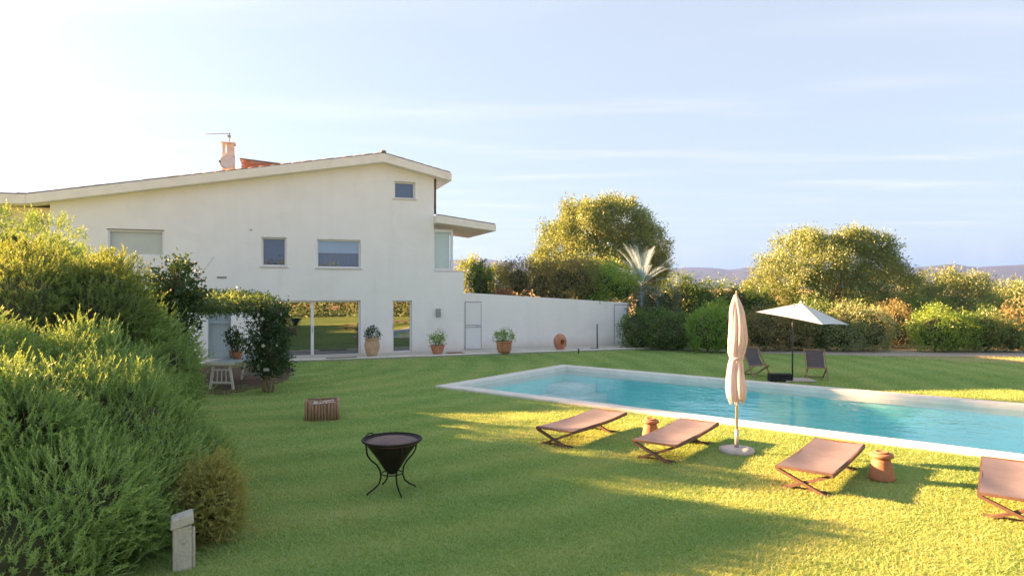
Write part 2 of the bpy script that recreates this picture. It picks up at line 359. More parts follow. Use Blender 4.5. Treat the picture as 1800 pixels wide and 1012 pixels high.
def lawn_mat():
    m, nt, out = new_mat('lawn_turf')
    b = nt.nodes.new('ShaderNodeBsdfPrincipled'); b.inputs['Roughness'].default_value = 0.9; b.inputs['Specular IOR Level'].default_value = 0.1
    big = noise(nt, 0.22, 5, 0.6, dist=0.7); fine = noise(nt, 9, 8, 0.75); st = noise(nt, 1.0, 5, 0.65, stretch=(0.45, 2.4, 1), dist=0.4)
    a1 = nt.nodes.new('ShaderNodeMath'); a1.operation = 'MULTIPLY_ADD'; a1.inputs[1].default_value = 0.75; nt.links.new(big.outputs[0], a1.inputs[0])
    a2 = nt.nodes.new('ShaderNodeMath'); a2.operation = 'MULTIPLY_ADD'; a2.inputs[1].default_value = 0.55; a2.inputs[2].default_value = -0.36
    nt.links.new(st.outputs[0], a2.inputs[0])
    a3 = nt.nodes.new('ShaderNodeMath'); a3.operation = 'MULTIPLY_ADD'; a3.inputs[1].default_value = 0.45; nt.links.new(fine.outputs[0], a3.inputs[0]); nt.links.new(a2.outputs[0], a3.inputs[2])
    nt.links.new(a3.outputs[0], a1.inputs[2])
    tcl = nt.nodes.new('ShaderNodeTexCoord'); vd = nt.nodes.new('ShaderNodeVectorMath'); vd.operation = 'DISTANCE'; vd.inputs[1].default_value = (-9.0, 22.0, 0); nt.links.new(tcl.outputs['Object'], vd.inputs[0])
    mm = nt.nodes.new('ShaderNodeMath'); mm.operation = 'MULTIPLY'; mm.inputs[1].default_value = 5.6; nt.links.new(vd.outputs['Value'], mm.inputs[0])
    sn = nt.nodes.new('ShaderNodeMath'); sn.operation = 'SINE'; nt.links.new(mm.outputs[0], sn.inputs[0])
    a4 = nt.nodes.new('ShaderNodeMath'); a4.operation = 'MULTIPLY_ADD'; a4.inputs[1].default_value = 0.07; nt.links.new(sn.outputs[0], a4.inputs[0]); nt.links.new(a1.outputs[0], a4.inputs[2]); a1 = a4
    r = ramp(nt, [(0.18, (0.105, 0.195, 0.05)), (0.45, (0.19, 0.305, 0.08)), (0.66, (0.285, 0.365, 0.115)), (0.9, (0.40, 0.39, 0.165))])
    nt.links.new(a1.outputs[0], r.inputs[0]); nt.links.new(r.outputs[0], b.inputs['Base Color'])
    bn = noise(nt, 34, 6, 0.8); bp = nt.nodes.new('ShaderNodeBump'); bp.inputs['Strength'].default_value = 0.6; bp.inputs['Distance'].default_value = 0.025
    nt.links.new(bn.outputs[0], bp.inputs['Height']); nt.links.new(bp.outputs[0], b.inputs['Normal'])
    nt.links.new(b.outputs[0], out.inputs['Surface'])
    return m
M['lawn'] = lawn_mat()
L = {}
L['grass'] = leaf('grass_blades', [(0, (0.170, 0.298, 0.094)), (0.35, (0.284, 0.430, 0.136)), (0.62, (0.421, 0.499, 0.187)), (1, (0.622, 0.568, 0.320))], 0.45, 0.5, 0.03, 0.35)
L['rosemary'] = leaf('rosemary_leaf', [(0, (0.103, 0.186, 0.048)), (0.4, (0.201, 0.338, 0.086)), (0.7, (0.341, 0.489, 0.158)), (1, (0.512, 0.624, 0.280))], 0.30, 0.45, 0.05, 0.9)
L['golden'] = leaf('golden_green_leaf', [(0, (0.068, 0.131, 0.029)), (0.4, (0.144, 0.224, 0.052)), (0.7, (0.224, 0.305, 0.084)), (1, (0.320, 0.384, 0.146))], 0.45, 0.5, 0.04, 0.8)
L['dry'] = leaf('dry_shrub_leaf', [(0, (0.211, 0.225, 0.073)), (0.5, (0.390, 0.392, 0.146)), (1, (0.617, 0.588, 0.273))], 0.45, 0.6, 0.02, 1.5)
L['olive'] = leaf('olive_leaf', [(0, (0.083, 0.133, 0.041)), (0.4, (0.163, 0.241, 0.080)), (0.75, (0.252, 0.341, 0.131)), (1, (0.336, 0.431, 0.194))], 0.35, 0.5, 0.05, 0.35)
L['dark'] = leaf('dark_evergreen_leaf', [(0, (0.058, 0.124, 0.031)), (0.5, (0.130, 0.232, 0.056)), (1, (0.250, 0.365, 0.103))], 0.35, 0.4, 0.05, 0.7)
L['green'] = leaf('fresh_green_leaf', [(0, (0.097, 0.199, 0.035)), (0.5, (0.226, 0.389, 0.070)), (1, (0.388, 0.546, 0.127))], 0.4, 0.4, 0.05, 0.7)
L['grey'] = leaf('grey_green_leaf', [(0, (0.121, 0.174, 0.073)), (0.5, (0.250, 0.323, 0.145)), (1, (0.436, 0.497, 0.253))], 0.35, 0.45, 0.05, 0.7)
L['mixed'] = leaf('russet_green_leaf', [(0, (0.122, 0.137, 0.049)), (0.45, (0.245, 0.245, 0.095)), (0.75, (0.374, 0.281, 0.144)), (1, (0.518, 0.331, 0.216))], 0.35, 0.5, 0.04, 0.9)
L['vine'] = leaf('pale_vine_leaf', [(0, (0.056, 0.117, 0.034)), (0.5, (0.125, 0.212, 0.075)), (1, (0.236, 0.351, 0.190))], 0.38, 0.45, 0.03, 1.2)
L['jasmine'] = leaf('jasmine_leaf', [(0, (0.018, 0.051, 0.018)), (0.6, (0.045, 0.096, 0.030)), (1, (0.090, 0.158, 0.048))], 0.25, 0.45, 0.03, 1.5)
L['flower'] = leaf('white_petals', [(0.0, (0.70, 0.68, 0.62)), (1.0, (0.80, 0.79, 0.74))], 0.3, 0.6, 0.0)
L['variegated'] = leaf('variegated_leaf', [(0, (0.048, 0.084, 0.030)), (0.5, (0.108, 0.150, 0.066)), (0.8, (0.360, 0.396, 0.276)), (1, (0.660, 0.672, 0.564))], 0.28, 0.4, 0.06, 1.5)
L['palm'] = leaf('silver_palm_leaf', [(0, (0.192, 0.302, 0.354)), (0.5, (0.325, 0.480, 0.575)), (1, (0.479, 0.658, 0.820))], 0.12, 0.45, 0.06, 1.0)
L['bloom_pink'] = leaf('pink_petals', [(0.0, (0.50, 0.20, 0.16)), (1.0, (0.68, 0.42, 0.30))], 0.3, 0.6, 0.0)

# ------------------------------------------------------------------ foliage tools
def unit(a): return a / np.maximum(np.linalg.norm(a, axis=-1, keepdims=True), 1e-9)

def blob_points(blobs, n, r, lump=0.12, inner=0.35, zmin=0.05):
    """n points (with outward normals) on and just inside the union of ellipsoids (cx,cy,cz,rx,ry,rz)"""
    B = np.array(blobs, dtype=float); area = (B[:,3]*B[:,4] + B[:,3]*B[:,5] + B[:,4]*B[:,5]); area /= area.sum()
    P, N = [], []; got = 0
    while got < n:
        k = int((n - got) * 1.8) + 50
        i = r.choice(len(B), k, p=area); d = unit(r.normal(size=(k, 3)))
        ph = B[i, :3].sum(axis=1)
        l = 1 + lump * (np.sin(d[:,0]*5.3 + ph) * np.sin(d[:,1]*4.7 + ph*1.7) + 0.7*np.sin(d[:,2]*6.1 + d[:,0]*3 + ph*2.3))
        s = np.where(r.random(k) < inner, r.uniform(0.62, 0.95, k), r.uniform(0.94, 1.05, k)) * l
        p = B[i,:3] + d * B[i,3:] * s[:,None]; nn = unit(d / B[i,3:])
        ok = p[:,2] > zmin
        for j in range(len(B)):
            q = np.linalg.norm((p - B[j,:3]) / B[j,3:], axis=1)
            ok &= ~((q < 0.80) & (i != j))
        P.append(p[ok]); N.append(nn[ok]); got += int(ok.sum())
    return np.concatenate(P)[:n], np.concatenate(N)[:n]

def leaf_quads(p, axis, length, width, r, rnd, fold=0.15):
    n = len(p); axis = unit(axis); side = unit(np.cross(axis, r.normal(size=(n,3)))); nor = np.cross(axis, side)
    Lc = length[:,None]; W = width[:,None]
    a = p; b = p + axis*Lc*0.45 + side*W*0.5 + nor*Lc*fold; c = p + axis*Lc; d = p + axis*Lc*0.45 - side*W*0.5 + nor*Lc*fold
    v = np.stack([a,b,c,d], axis=1).reshape(-1,3); f = np.arange(4*n).reshape(-1,4)
    return v, f, np.repeat(rnd, 4)

def leafy(name, blobs, mat, parent, clumps, per, cr_, ll, lw, seed, up=0.35, out=0.7, lump=0.12, inner=0.35, zmin=0.05, crnd=0.55, **kw):
    r = np.random.default_rng(seed)
    c, nrm = blob_points(blobs, clumps, r, lump, inner, zmin)
    crv = r.random(clumps)
    p = np.repeat(c, per, axis=0) + r.normal(size=(clumps*per,3)) * cr_
    nn = np.repeat(nrm, per, axis=0)
    ax = nn*out + np.array([0,0,up]) + r.normal(size=nn.shape)*0.75
    rnd = np.clip(np.repeat(crv, per)*crnd + r.random(len(p))*(1-crnd), 0, 1)
    keep = p[:,2] > zmin
    p, ax, rnd = p[keep], ax[keep], rnd[keep]
    ln = ll * r.uniform(0.6, 1.25, len(p)); wd = lw * r.uniform(0.7, 1.2, len(p))
    v, f, rr = leaf_quads(p, ax, ln, wd, r, rnd)
    return np_mesh(name, v, f, mat, parent, rr, **kw)

def shoot_templates(r, nt_, k, Lr, ll, lw):
    """little upright sprigs: a thin stem with k needle leaves (triangles)"""
    T = []
    for _ in range(nt_):
        Ls = r.uniform(*Lr); bend = r.uniform(0.05, 0.35); ba = r.uniform(0, 6.28)
        def pos(t): return np.stack([np.cos(ba)*bend*Ls*t**2, np.sin(ba)*bend*Ls*t**2, Ls*t], axis=-1)
        t = np.linspace(0.05, 1.0, k); p = pos(t); ang = np.arange(k)*2.4 + r.random()*6
        el = np.interp(t, [0, 0.8, 1], [0.55, 0.95, 1.4]) + r.normal(size=k)*0.15
        d = np.stack([np.cos(ang)*np.cos(el), np.sin(ang)*np.cos(el), np.sin(el)], axis=-1)
        sd = np.stack([-np.sin(ang), np.cos(ang), np.zeros(k)], axis=-1)
        l = ll * np.interp(t, [0, 0.3, 0.85, 1], [0.8, 1.1, 0.85, 0.5]) * r.uniform(0.8, 1.2, k)
        v = np.stack([p - sd*lw*0.5, p + sd*lw*0.5, p + d*l[:,None]], axis=1).reshape(-1,3)
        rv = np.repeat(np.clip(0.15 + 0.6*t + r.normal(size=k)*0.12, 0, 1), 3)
        s0 = pos(np.array([0.0, 0.5, 1.0])); w = 0.0022
        sv = np.concatenate([s0 + [w,0,0], s0 - [w,0,0]]); sf = np.array([[0,1,4],[0,4,3],[1,2,5],[1,5,4]])
        fv = np.arange(3*k).reshape(-1,3)
        T.append((np.concatenate([v, sv]), np.concatenate([fv, sf + 3*k]), np.concatenate([rv, np.full(6, 0.35)])))
    return T

def shooty(name, blobs, mat, parent, n, seed, k=22, Lr=(0.16, 0.30), ll=0.034, lw=0.006, up=0.55, lump=0.10, inner=0.3, zmin=0.03, scale=(0.8, 1.25), lean=(0,0,0), **kw):
    r = np.random.default_rng(seed); T = shoot_templates(r, 7, k, Lr, ll, lw)
    # sprigs stand in tufts
    nc = n // 6; c, nrm = blob_points(blobs, nc, r, lump, inner, zmin)
    P = np.repeat(c, 6, axis=0) + r.normal(size=(nc*6,3))*0.075; N = np.repeat(nrm, 6, axis=0); cv = np.repeat(r.random(nc), 6)
    P = P - N*0.06
    Z = unit(N*(1-up) + np.array([0,0,up]) + np.array(lean) + r.normal(size=P.shape)*0.16)
    X = unit(np.cross(Z, r.normal(size=P.shape))); Y = np.cross(Z, X); s = r.uniform(*scale, len(P))
    idx = r.integers(0, len(T), len(P)); V, F, R = [], [], []; base = 0
    for j, (tv, tf, tr) in enumerate(T):
        w = np.where(idx == j)[0]
        if not len(w): continue
        v = (P[w][:,None,:] + s[w][:,None,None]*(X[w][:,None,:]*tv[None,:,0:1] + Y[w][:,None,:]*tv[None,:,1:2] + Z[w][:,None,:]*tv[None,:,2:3]))
        f = tf[None] + (np.arange(len(w))*len(tv))[:,None,None] + base
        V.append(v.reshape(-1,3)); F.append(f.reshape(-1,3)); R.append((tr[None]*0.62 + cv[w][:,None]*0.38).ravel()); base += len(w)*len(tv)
    return np_mesh(name, np.concatenate(V), np.concatenate(F), mat, parent, np.clip(np.concatenate(R),0,1), **kw)

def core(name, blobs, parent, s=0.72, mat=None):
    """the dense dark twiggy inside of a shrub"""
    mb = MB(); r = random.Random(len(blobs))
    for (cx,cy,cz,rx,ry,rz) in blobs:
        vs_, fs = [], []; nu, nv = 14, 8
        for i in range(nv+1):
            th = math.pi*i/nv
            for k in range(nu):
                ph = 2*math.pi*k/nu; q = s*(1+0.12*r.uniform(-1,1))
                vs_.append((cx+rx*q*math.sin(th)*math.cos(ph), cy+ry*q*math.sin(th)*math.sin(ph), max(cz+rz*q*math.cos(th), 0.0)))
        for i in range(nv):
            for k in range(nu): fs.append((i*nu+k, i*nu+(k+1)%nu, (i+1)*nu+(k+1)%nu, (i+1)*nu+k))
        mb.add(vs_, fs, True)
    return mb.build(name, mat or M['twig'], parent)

def limbs(name, base, targets, r0, mat, parent, seed=1, fork=0.45):
    """a tapered, slightly crooked trunk that forks towards the targets"""
    r = random.Random(seed); mb = MB(); b = Vector(base)
    top = sum((Vector(t) for t in targets), Vector()) / len(targets)
    fk = b.lerp(top, fork); j = lambda s: Vector((r.uniform(-s,s), r.uniform(-s,s), 0))
    mb.tube([b - Vector((0,0,0.1)), b.lerp(fk, 0.3)+j(r0*0.5), b.lerp(fk, 0.7)+j(r0*0.6), fk], [r0*1.25, r0*0.95, r0*0.85, r0*0.8], 10)
    for t in targets:
        t = Vector(t); m1 = fk.lerp(t, 0.4)+j(r0)+Vector((0,0,r0*0.6)); m2 = fk.lerp(t, 0.75)+j(r0)
        mb.tube([fk - Vector((0,0,r0*0.3)), m1, m2, t], [r0*0.6, r0*0.42, r0*0.28, r0*0.1], 7)
        for q in range(2):
            e = t + Vector((r.uniform(-1,1), r.uniform(-1,1), r.uniform(0.1,0.9))) * (t-fk).length * 0.4
            mb.tube([m2, m2.lerp(e,0.5)+j(r0*0.5), e], [r0*0.22, r0*0.15, r0*0.05], 5)
    return mb.build(name, mat, parent)

# ------------------------------------------------------------------ ground, pool
PA = math.radians(-37.7)                            # the pool's long axis
E1 = Vector((math.cos(PA), math.sin(PA), 0)); E2 = Vector((-math.sin(PA), math.cos(PA), 0))
P0 = Vector((*ground(765, 680), 0))                 # outer left corner of the coping
PL, PW, PC = 18.0, 6.05, 0.40
def pool_frame_sheet(name, x0, x1, y0, y1, z, mat, hole, **kw):
    """a sheet in the pool's frame with a rectangular hole"""
    hx0, hx1, hy0, hy1 = hole
    xs = [x0, hx0, hx1, x1]; ys = [y0, hy0, hy1, y1]; v = []; f = []
    for yy in ys:
        for xx in xs: q = P0 + E1*xx + E2*yy; v.append((q.x, q.y, z))
    for j in range(3):
        for i in range(3):
            if i == 1 and j == 1: continue
            f.append((j*4+i, j*4+i+1, (j+1)*4+i+1, (j+1)*4+i))
    return MB().add(v, f).build(name, mat, **kw)
hole = (0.05, PL-0.05, 0.05, PW-0.05)
pool_frame_sheet('terrain', -5000, 5000, -5000, 5000, -0.012, M['field'], hole, kind='structure')
pool_frame_sheet('lawn', -34, 40, -45, 16, 0.0, M['lawn'], hole, kind='structure')

pool = empty('swimming_pool', P0, PA, label='long rectangular turquoise swimming pool with white stone coping set in the lawn', cat='swimming pool')
def coping(x0, x1, y0, y1): MB().box(x0, x1, y0, y1, -0.20, 0.055).build('coping', M['coping'], pool, bevel=0.012)
coping(0, PL, 0, PC); coping(0, PL, PW-PC, PW); coping(0, PC, PC+0.003, PW-PC-0.003); coping(PL-PC, PL, PC+0.003, PW-PC-0.003)
bm_ = MB(); a, b_, c, d = PC-0.03, PL-PC+0.03, PC-0.03, PW-PC+0.03; zb = -1.35
bm_.add([(a,c,-0.01),(b_,c,-0.01),(b_,d,-0.01),(a,d,-0.01),(a,c,zb),(b_,c,zb),(b_,d,zb),(a,d,zb)], [(4,5,6,7),(0,1,5,4),(1,2,6,5),(2,3,7,6),(3,0,4,7)])
bm_.build('basin', M['basin'], pool, fix=False)
for i in range(3):                                  # corner steps at the shallow end
    MB().box(a+0.004, PC+1.9-0.4*i, d-1.9+0.4*i, d-0.004, zb+0.004, -0.95+0.26*i).build('step', M['basin_step'], pool)
MB().box(a+0.003, PC+3.1, c+0.003, d-0.006, zb+0.002, -1.0).build('shallow_floor', M['basin_step'], pool)
n_ = 60
wv = [(a + (b_-a)*i/n_, yy, -0.065) for yy in (c+0.001, d-0.001) for i in range(n_+1)]
MB().add(wv, [(i, i+1, n_+2+i, n_+1+i) for i in range(n_)]).build('water', M['water'], pool, fix=False)

# ------------------------------------------------------------------ house
HA = math.radians(20.0)
HX = Vector((math.cos(HA), math.sin(HA), 0)); HB = Vector((-math.sin(HA), math.cos(HA), 0))
HF = Vector((-5.95, 25.6, 0))
def fac(u, v, d=0.0):                               # photo position on the facade plane (set back by d) -> house x, z
    o = HF + HB*d; k = (u-900.0)/FPX
    t = (k*o.y - o.x) / (HX.x - k*HX.y); y = o.y + t*HX.y
    return t, H - (v-505.0)/FPX*y
villa = empty('villa', HF, HA, label='white two storey villa with a long low pitched roof and pale fascia', cat='house')
tL, tU, tR = -10.13, 2.99, 4.23                     # left end, right end upstairs, right end downstairs
DEPTH = 9.0
OV = 0.45                                           # roof overhang
tPk, zPk = 0.91, 7.46                               # underside of the roof at the ridge
def roofz(t):                                       # underside
    return zPk - 0.183*(tPk-t) if t <= tPk else zPk - 0.215*(t-tPk)
def prism(poly, d0, d1):                            # polygon (t, z) extruded in depth
    n = len(poly); mb = MB()
    v = [(x, d0, z) for x, z in poly] + [(x, d1, z) for x, z in poly]
    f = [tuple(range(n)), tuple(range(2*n-1, n-1, -1))] + [(i, (i+1)%n + 0, (i+1)%n+n, i+n) for i in range(n)]
    return mb.add(v, f)
zBay = fac(790, 477)[1]
wall = prism([(tL,-0.1),(tR,-0.1),(tR,zBay),(tU,zBay),(tU,roofz(tU)),(tPk,zPk),(tL,roofz(tL))], 0, DEPTH).build('wall', M['plaster'], villa)
def cut(o, boxes):
    mb = MB()
    for b in boxes: mb.box(*b)
    co = mb.build('cutter', M['plaster'], o.parent)
    md = o.modifiers.new('cut', 'BOOLEAN'); md.operation = 'DIFFERENCE'; md.object = co; md.solver = 'EXACT'
    dg = bpy.context.evaluated_depsgraph_get(); me = bpy.data.meshes.new_from_object(o.evaluated_get(dg))
    o.modifiers.clear(); o.data = me; bpy.data.objects.remove(co)
def opening(u0, v0, u1, v1):
    um, vm = (u0+u1)/2, (v0+v1)/2
    return fac(u0, vm)[0], fac(u1, vm)[0], fac(um, v1)[1], fac(um, v0)[1]
OPEN = {'w1': opening(460, 416, 503.5, 467), 'w2': opening(557, 420, 634, 470), 'w3': opening(693, 318.5, 730, 348.5),
        'w0': opening(190, 403.5, 288, 448), 'slide': opening(480, 527, 634, 626), 'narrow': opening(690, 527, 724, 618.5), 'side': opening(365.5, 541, 406, 632)}
cut(wall, [(x0, x1, -0.3, 0.32, z0, z1) for x0, x1, z0, z1 in OPEN.values()])

def window(key, fw=0.06, d=0.13, mullions=(), glass='glass', back='darkroom', blind=0.0, frame='frame', sill=True, transom=None, lintel=False):
    x0, x1, z0, z1 = OPEN[key]
    root = MB()
    e = 0.003
    root.box(x0+e, x0+fw, d, d+0.06, z0+e, z1-e); root.box(x1-fw, x1-e, d, d+0.06, z0+e, z1-e)
    root.box(x0+fw, x1-fw, d+0.001, d+0.061, z0+e, z0+fw); root.box(x0+fw, x1-fw, d+0.001, d+0.061, z1-fw, z1-e)
    for m in mullions: xm = x0+(x1-x0)*m; root.box(xm-fw*0.8, xm+fw*0.8, d-0.006, d+0.055, z0+fw, z1-fw)
    if transom: zt = z0+(z1-z0)*transom; root.box(x0+fw, x1-fw, d+0.002, d+0.05, zt-0.03, zt+0.03)
    w = root.build('window', M[frame], villa, bevel=0.006)
    xs = [x0+fw] + [x0+(x1-x0)*m for m in mullions] + [x1-fw]
    for i in range(len(xs)-1):
        MB().add([(xs[i], d+0.03, z0+fw), (xs[i+1], d+0.03, z0+fw), (xs[i+1], d+0.03, z1-fw), (xs[i], d+0.03, z1-fw)], [(0,1,2,3)]).build('pane', M[glass], w, fix=False)
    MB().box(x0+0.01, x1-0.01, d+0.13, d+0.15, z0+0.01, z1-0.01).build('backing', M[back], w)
    if blind > 0: MB().box(x0+fw, x1-fw, d+0.075, d+0.085, z1-fw-(z1-z0-2*fw)*blind, z1-fw).build('blind', M['blind'], w)
    if sill: MB().box(x0-0.07, x1+0.07, -0.045, d-0.002, z0-0.045, z0-0.002).build('sill', M['sill'], w, bevel=0.006)
    if lintel: MB().box(x0-0.04, x1+0.02, -0.012, 0.03, z1+0.002, z1+0.030).build('lintel', M['downpipe'], w)
    return w
window('w1', glass='glass_blue', back='sky_backing')
window('w2', glass='glass_blue', back='grey_shade', blind=0.47)
window('w3', glass='glass_blue', back='sky_backing')
window('w0', fw=0.05, d=0.03, glass='glass_soft', back='cream_blind', sill=False, lintel=True)
for key, fw_, mu in (('slide', 0.07, (0.44,)), ('narrow', 0.06, ())):
    w = window(key, fw_, mullions=mu, sill=False); x0, x1, z0, z1 = OPEN[key]
    xh = x0+(x1-x0)*mu[0] if mu else x0+fw_/2
    MB().tube([(xh,0.125,z0+0.92),(xh,0.085,z0+0.92),(xh,0.085,z0+1.12),(xh,0.125,z0+1.12)], 0.011, 6).build('handle', M['grey_metal'], w)
window('side', 0.05, frame='frame_grey', back='curtain', sill=False, glass='glass_soft', transom=0.72)

# roof: slabs with fascia, soffit and a row of verge tiles
roof = prism([(tL-0.55, roofz(tL-0.55)), (tL-0.55, roofz(tL-0.55)+0.31), (tPk, zPk+0.33), (tU+0.62, roofz(tU+0.62)+0.30), (tU+0.62, roofz(tU+0.62)), (tPk, zPk)], -OV, DEPTH+OV).build('roof', M['fascia'], villa, bevel=0.012)
def barrel(mb, a, b, r0, r1):                       # half-round clay tile from a (low) to b (high)
    a, b = Vector(a), Vector(b); d = (b-a).normalized(); s = d.cross(Vector((0,0,1))).normalized(); u = s.cross(d)
    v = []; n = 6
    for c_, r_ in ((a, r0), (b, r1)):
        for th in (0, 0.02):
            for k in range(n+1):
                t = math.pi*k/n; v.append(c_ + s*math.cos(t)*(r_-th) + u*math.sin(t)*(r_-th))
    f = []
    m = n+1
    for k in range(n):
        f += [(k, k+1, 2*m+k+1, 2*m+k), (m+k+1, m+k, 3*m+k, 3*m+k+1), (k+1, k, m+k, m+k+1), (2*m+k, 2*m+k+1, 3*m+k+1, 3*m+k)]
    return mb.add(v, f, True)
def verge_row(t0, t1, zf, dd, step=0.36):
    n = int(abs(t1-t0)/step); me = None
    for i in range(n):
        ta = t0+(t1-t0)*i/n; tb = t0+(t1-t0)*(i+1.15)/n
        za, zb_ = zf(ta), zf(tb)
        if me is None:
            o = barrel(MB(), (0,0,0), (tb-ta,0,zb_-za), 0.06, 0.05).build('roof_tile', M['tile'], roof); me = o.data
        else: o = bpy.data.objects.new('roof_tile', me); link(o, roof)
        o.location = (ta, dd + 0.012*math.sin(i*7.3), za + 0.004*math.sin(i*3.1))
top_l = lambda t: roofz(t)+0.31+0.02*(t-tL+0.55)/(tPk-tL+0.55)
top_r = lambda t: roofz(t)+0.33-0.03*(t-tPk)/(tU+0.62-tPk)
verge_row(tL-0.5, tPk-0.05, top_l, -OV+0.07)
verge_row(tU+0.55, tPk+0.1, top_r, -OV+0.07)
MB().lathe([(0.0,0),(0.11,0),(0.12,0.06),(0.08,0.12),(0.0,0.13)], 12, (tPk, -OV+0.12, zPk+0.34)).build('ridge_cap', M['tile'], roof)
prism([(tL-0.5, top_l(tL-0.5)+0.008), (tL-0.5, top_l(tL-0.5)+0.06), (tPk, zPk+0.40), (tPk, zPk+0.338)], -OV+0.22, DEPTH+OV-0.1).build('tile_field', M['tile'], roof)
prism([(tPk+0.004, zPk+0.338), (tPk+0.004, zPk+0.40), (tU+0.55, top_r(tU+0.55)+0.06), (tU+0.55, top_r(tU+0.55)+0.008)], -OV+0.22, DEPTH+OV-0.1).build('tile_field', M['tile'], roof)
MB().tube([(tU+0.06, 0.06, roofz(tU)-0.02), (tU+0.06, 0.06, fac(766, 376)[1]+0.02)], 0.045, 10).build('downpipe', M['downpipe'], villa)
# left wing
zw = roofz(tL-0.55)
MB().box(-19.0, tL-0.004, 0.35, DEPTH-1, -0.1, zw-0.03).build('wing_wall', M['plaster_warm_light'], villa)
prism([(-19.5, zw-0.20), (-19.5, zw+0.10), (tL-0.56, zw+0.31), (tL-0.56, zw+0.004)], -OV+0.02, DEPTH-0.7).build('wing_roof', M['fascia'], villa, bevel=0.012)
verge_row(-19.3, tL-0.45, lambda t: zw+0.31-0.21*(tL-0.56-t)/(19.5+tL-0.56)+0.0, -OV+0.10)
# bay beside the upper floor with its own little roof
bx0, bx1 = tU+0.003, fac(797.5, 440)[0]
bz1 = fac(790, 402)[1]
MB().box(bx0, tR, 0.003, 3.2, zBay+0.002, zBay+0.045).build('bay_ledge', M['sill'], villa)
zb0 = zBay+0.047
bay = MB().box(bx0, bx0+0.05, 0.10, 0.17, zb0, bz1).box(bx1-0.09, bx1, 0.10, 0.19, zb0, bz1).box(bx0+0.05, bx1-0.09, 0.101, 0.17, zb0, zb0+0.10).box(bx0+0.05, bx1-0.09, 0.101, 0.17, bz1-0.12, bz1)
bay.box(bx1-0.085, bx1-0.01, 2.9, 3.0, zb0, bz1).box(bx1-0.08, bx1-0.012, 0.19, 2.9, zb0, zb0+0.1).box(bx1-0.08, bx1-0.012, 0.19, 2.9, bz1-0.12, bz1)
bayw = bay.build('bay_window', M['frame'], villa, bevel=0.006)
MB().add([(bx0+0.05,0.13,zb0+0.1),(bx1-0.09,0.13,zb0+0.1),(bx1-0.09,0.13,bz1-0.12),(bx0+0.05,0.13,bz1-0.12)], [(0,1,2,3)]).build('pane', M['glass_soft'], bayw, fix=False)
MB().add([(bx1-0.04,0.19,zb0+0.1),(bx1-0.04,2.9,zb0+0.1),(bx1-0.04,2.9,bz1-0.12),(bx1-0.04,0.19,bz1-0.12)], [(0,1,2,3)]).build('pane', M['glass_soft'], bayw, fix=False)
MB().box(bx0+0.02, bx1-0.12, 0.24, 0.26, zb0, bz1).build('blind', M['blind'], bayw)
za, zb_ = fac(764, 376.5, -OV)[1], fac(872, 394, -OV)[1]
xa, xb = tU+0.004, fac(872, 400, -OV)[0]
bayroof = prism([(xa, za-0.30), (xa, za), (xb, zb_), (xb, zb_-0.26)], -OV, 3.6).build('bay_roof', M['fascia'], villa, bevel=0.012)
n = 6; me = None
for i in range(n):
    ta = xb-0.04+(xa+0.1-xb)*i/n; tb = xb-0.04+(xa+0.1-xb)*(i+1.15)/n; zf = lambda t: zb_+(za-zb_)*(xb-t)/(xb-xa)
    if me is None: o = barrel(MB(), (0,0,0), (tb-ta,0,zf(tb)-zf(ta)), 0.055, 0.045).build('roof_tile', M['tile'], bayroof); me = o.data
    else: o = bpy.data.objects.new('roof_tile', me); link(o, bayroof)
    o.location = (ta, -OV+0.07, zf(ta))
# vent and old fixing on the facade
x, z = fac(390, 486.5); 
v_ = MB().box(x-0.16, x+0.16, -0.012, 0.02, z-0.035, z+0.035).build('wall_vent', M['grey_metal'], villa)
for i in range(3): MB().box(x-0.15, x+0.15, -0.024, -0.013, z-0.026+0.02*i, z-0.014+0.02*i).build('slat', M['grey_metal'], v_)
x, z = fac(441, 403.5)
MB().lathe([(0.0,0),(0.035,0.0),(0.04,0.03),(0.0,0.035)], 10, (x, -0.012, z)).build('cable_outlet', M['gap'], villa)
# chimney with a pierced cowl
dC = 3.2
x0, zc0 = fac(390, 300, dC); x1, _ = fac(412, 300, dC); ztop = fac(401, 249, dC)[1]; zmid = fac(401, 268, dC)[1]; xm = (x0+x1)/2; ww = (x1-x0)
chim = MB().box(x0, x1, dC, dC+ww, roofz(xm)+0.2, zmid).build('chimney', M['chimney'], villa, bevel=0.01)
for i, j in ((0,0),(1,0),(0,1),(1,1)):
    xx = x0+0.02 if i == 0 else x1-0.12; yy = dC+0.02 if j == 0 else dC+ww-0.12
    MB().box(xx, xx+0.10, yy, yy+0.10, zmid+0.002, ztop-0.05).build('cowl_pier', M['chimney'], chim)
MB().box(xm-0.05, xm+0.12, dC+0.05, dC+ww*0.6, zmid+0.002, ztop-0.05).build('cowl_core', M['chimney'], chim)
MB().box(x0-0.04, x1+0.04, dC-0.04, dC+ww+0.04, ztop-0.048, ztop).build('cowl_cap', M['chimney'], chim, bevel=0.008)
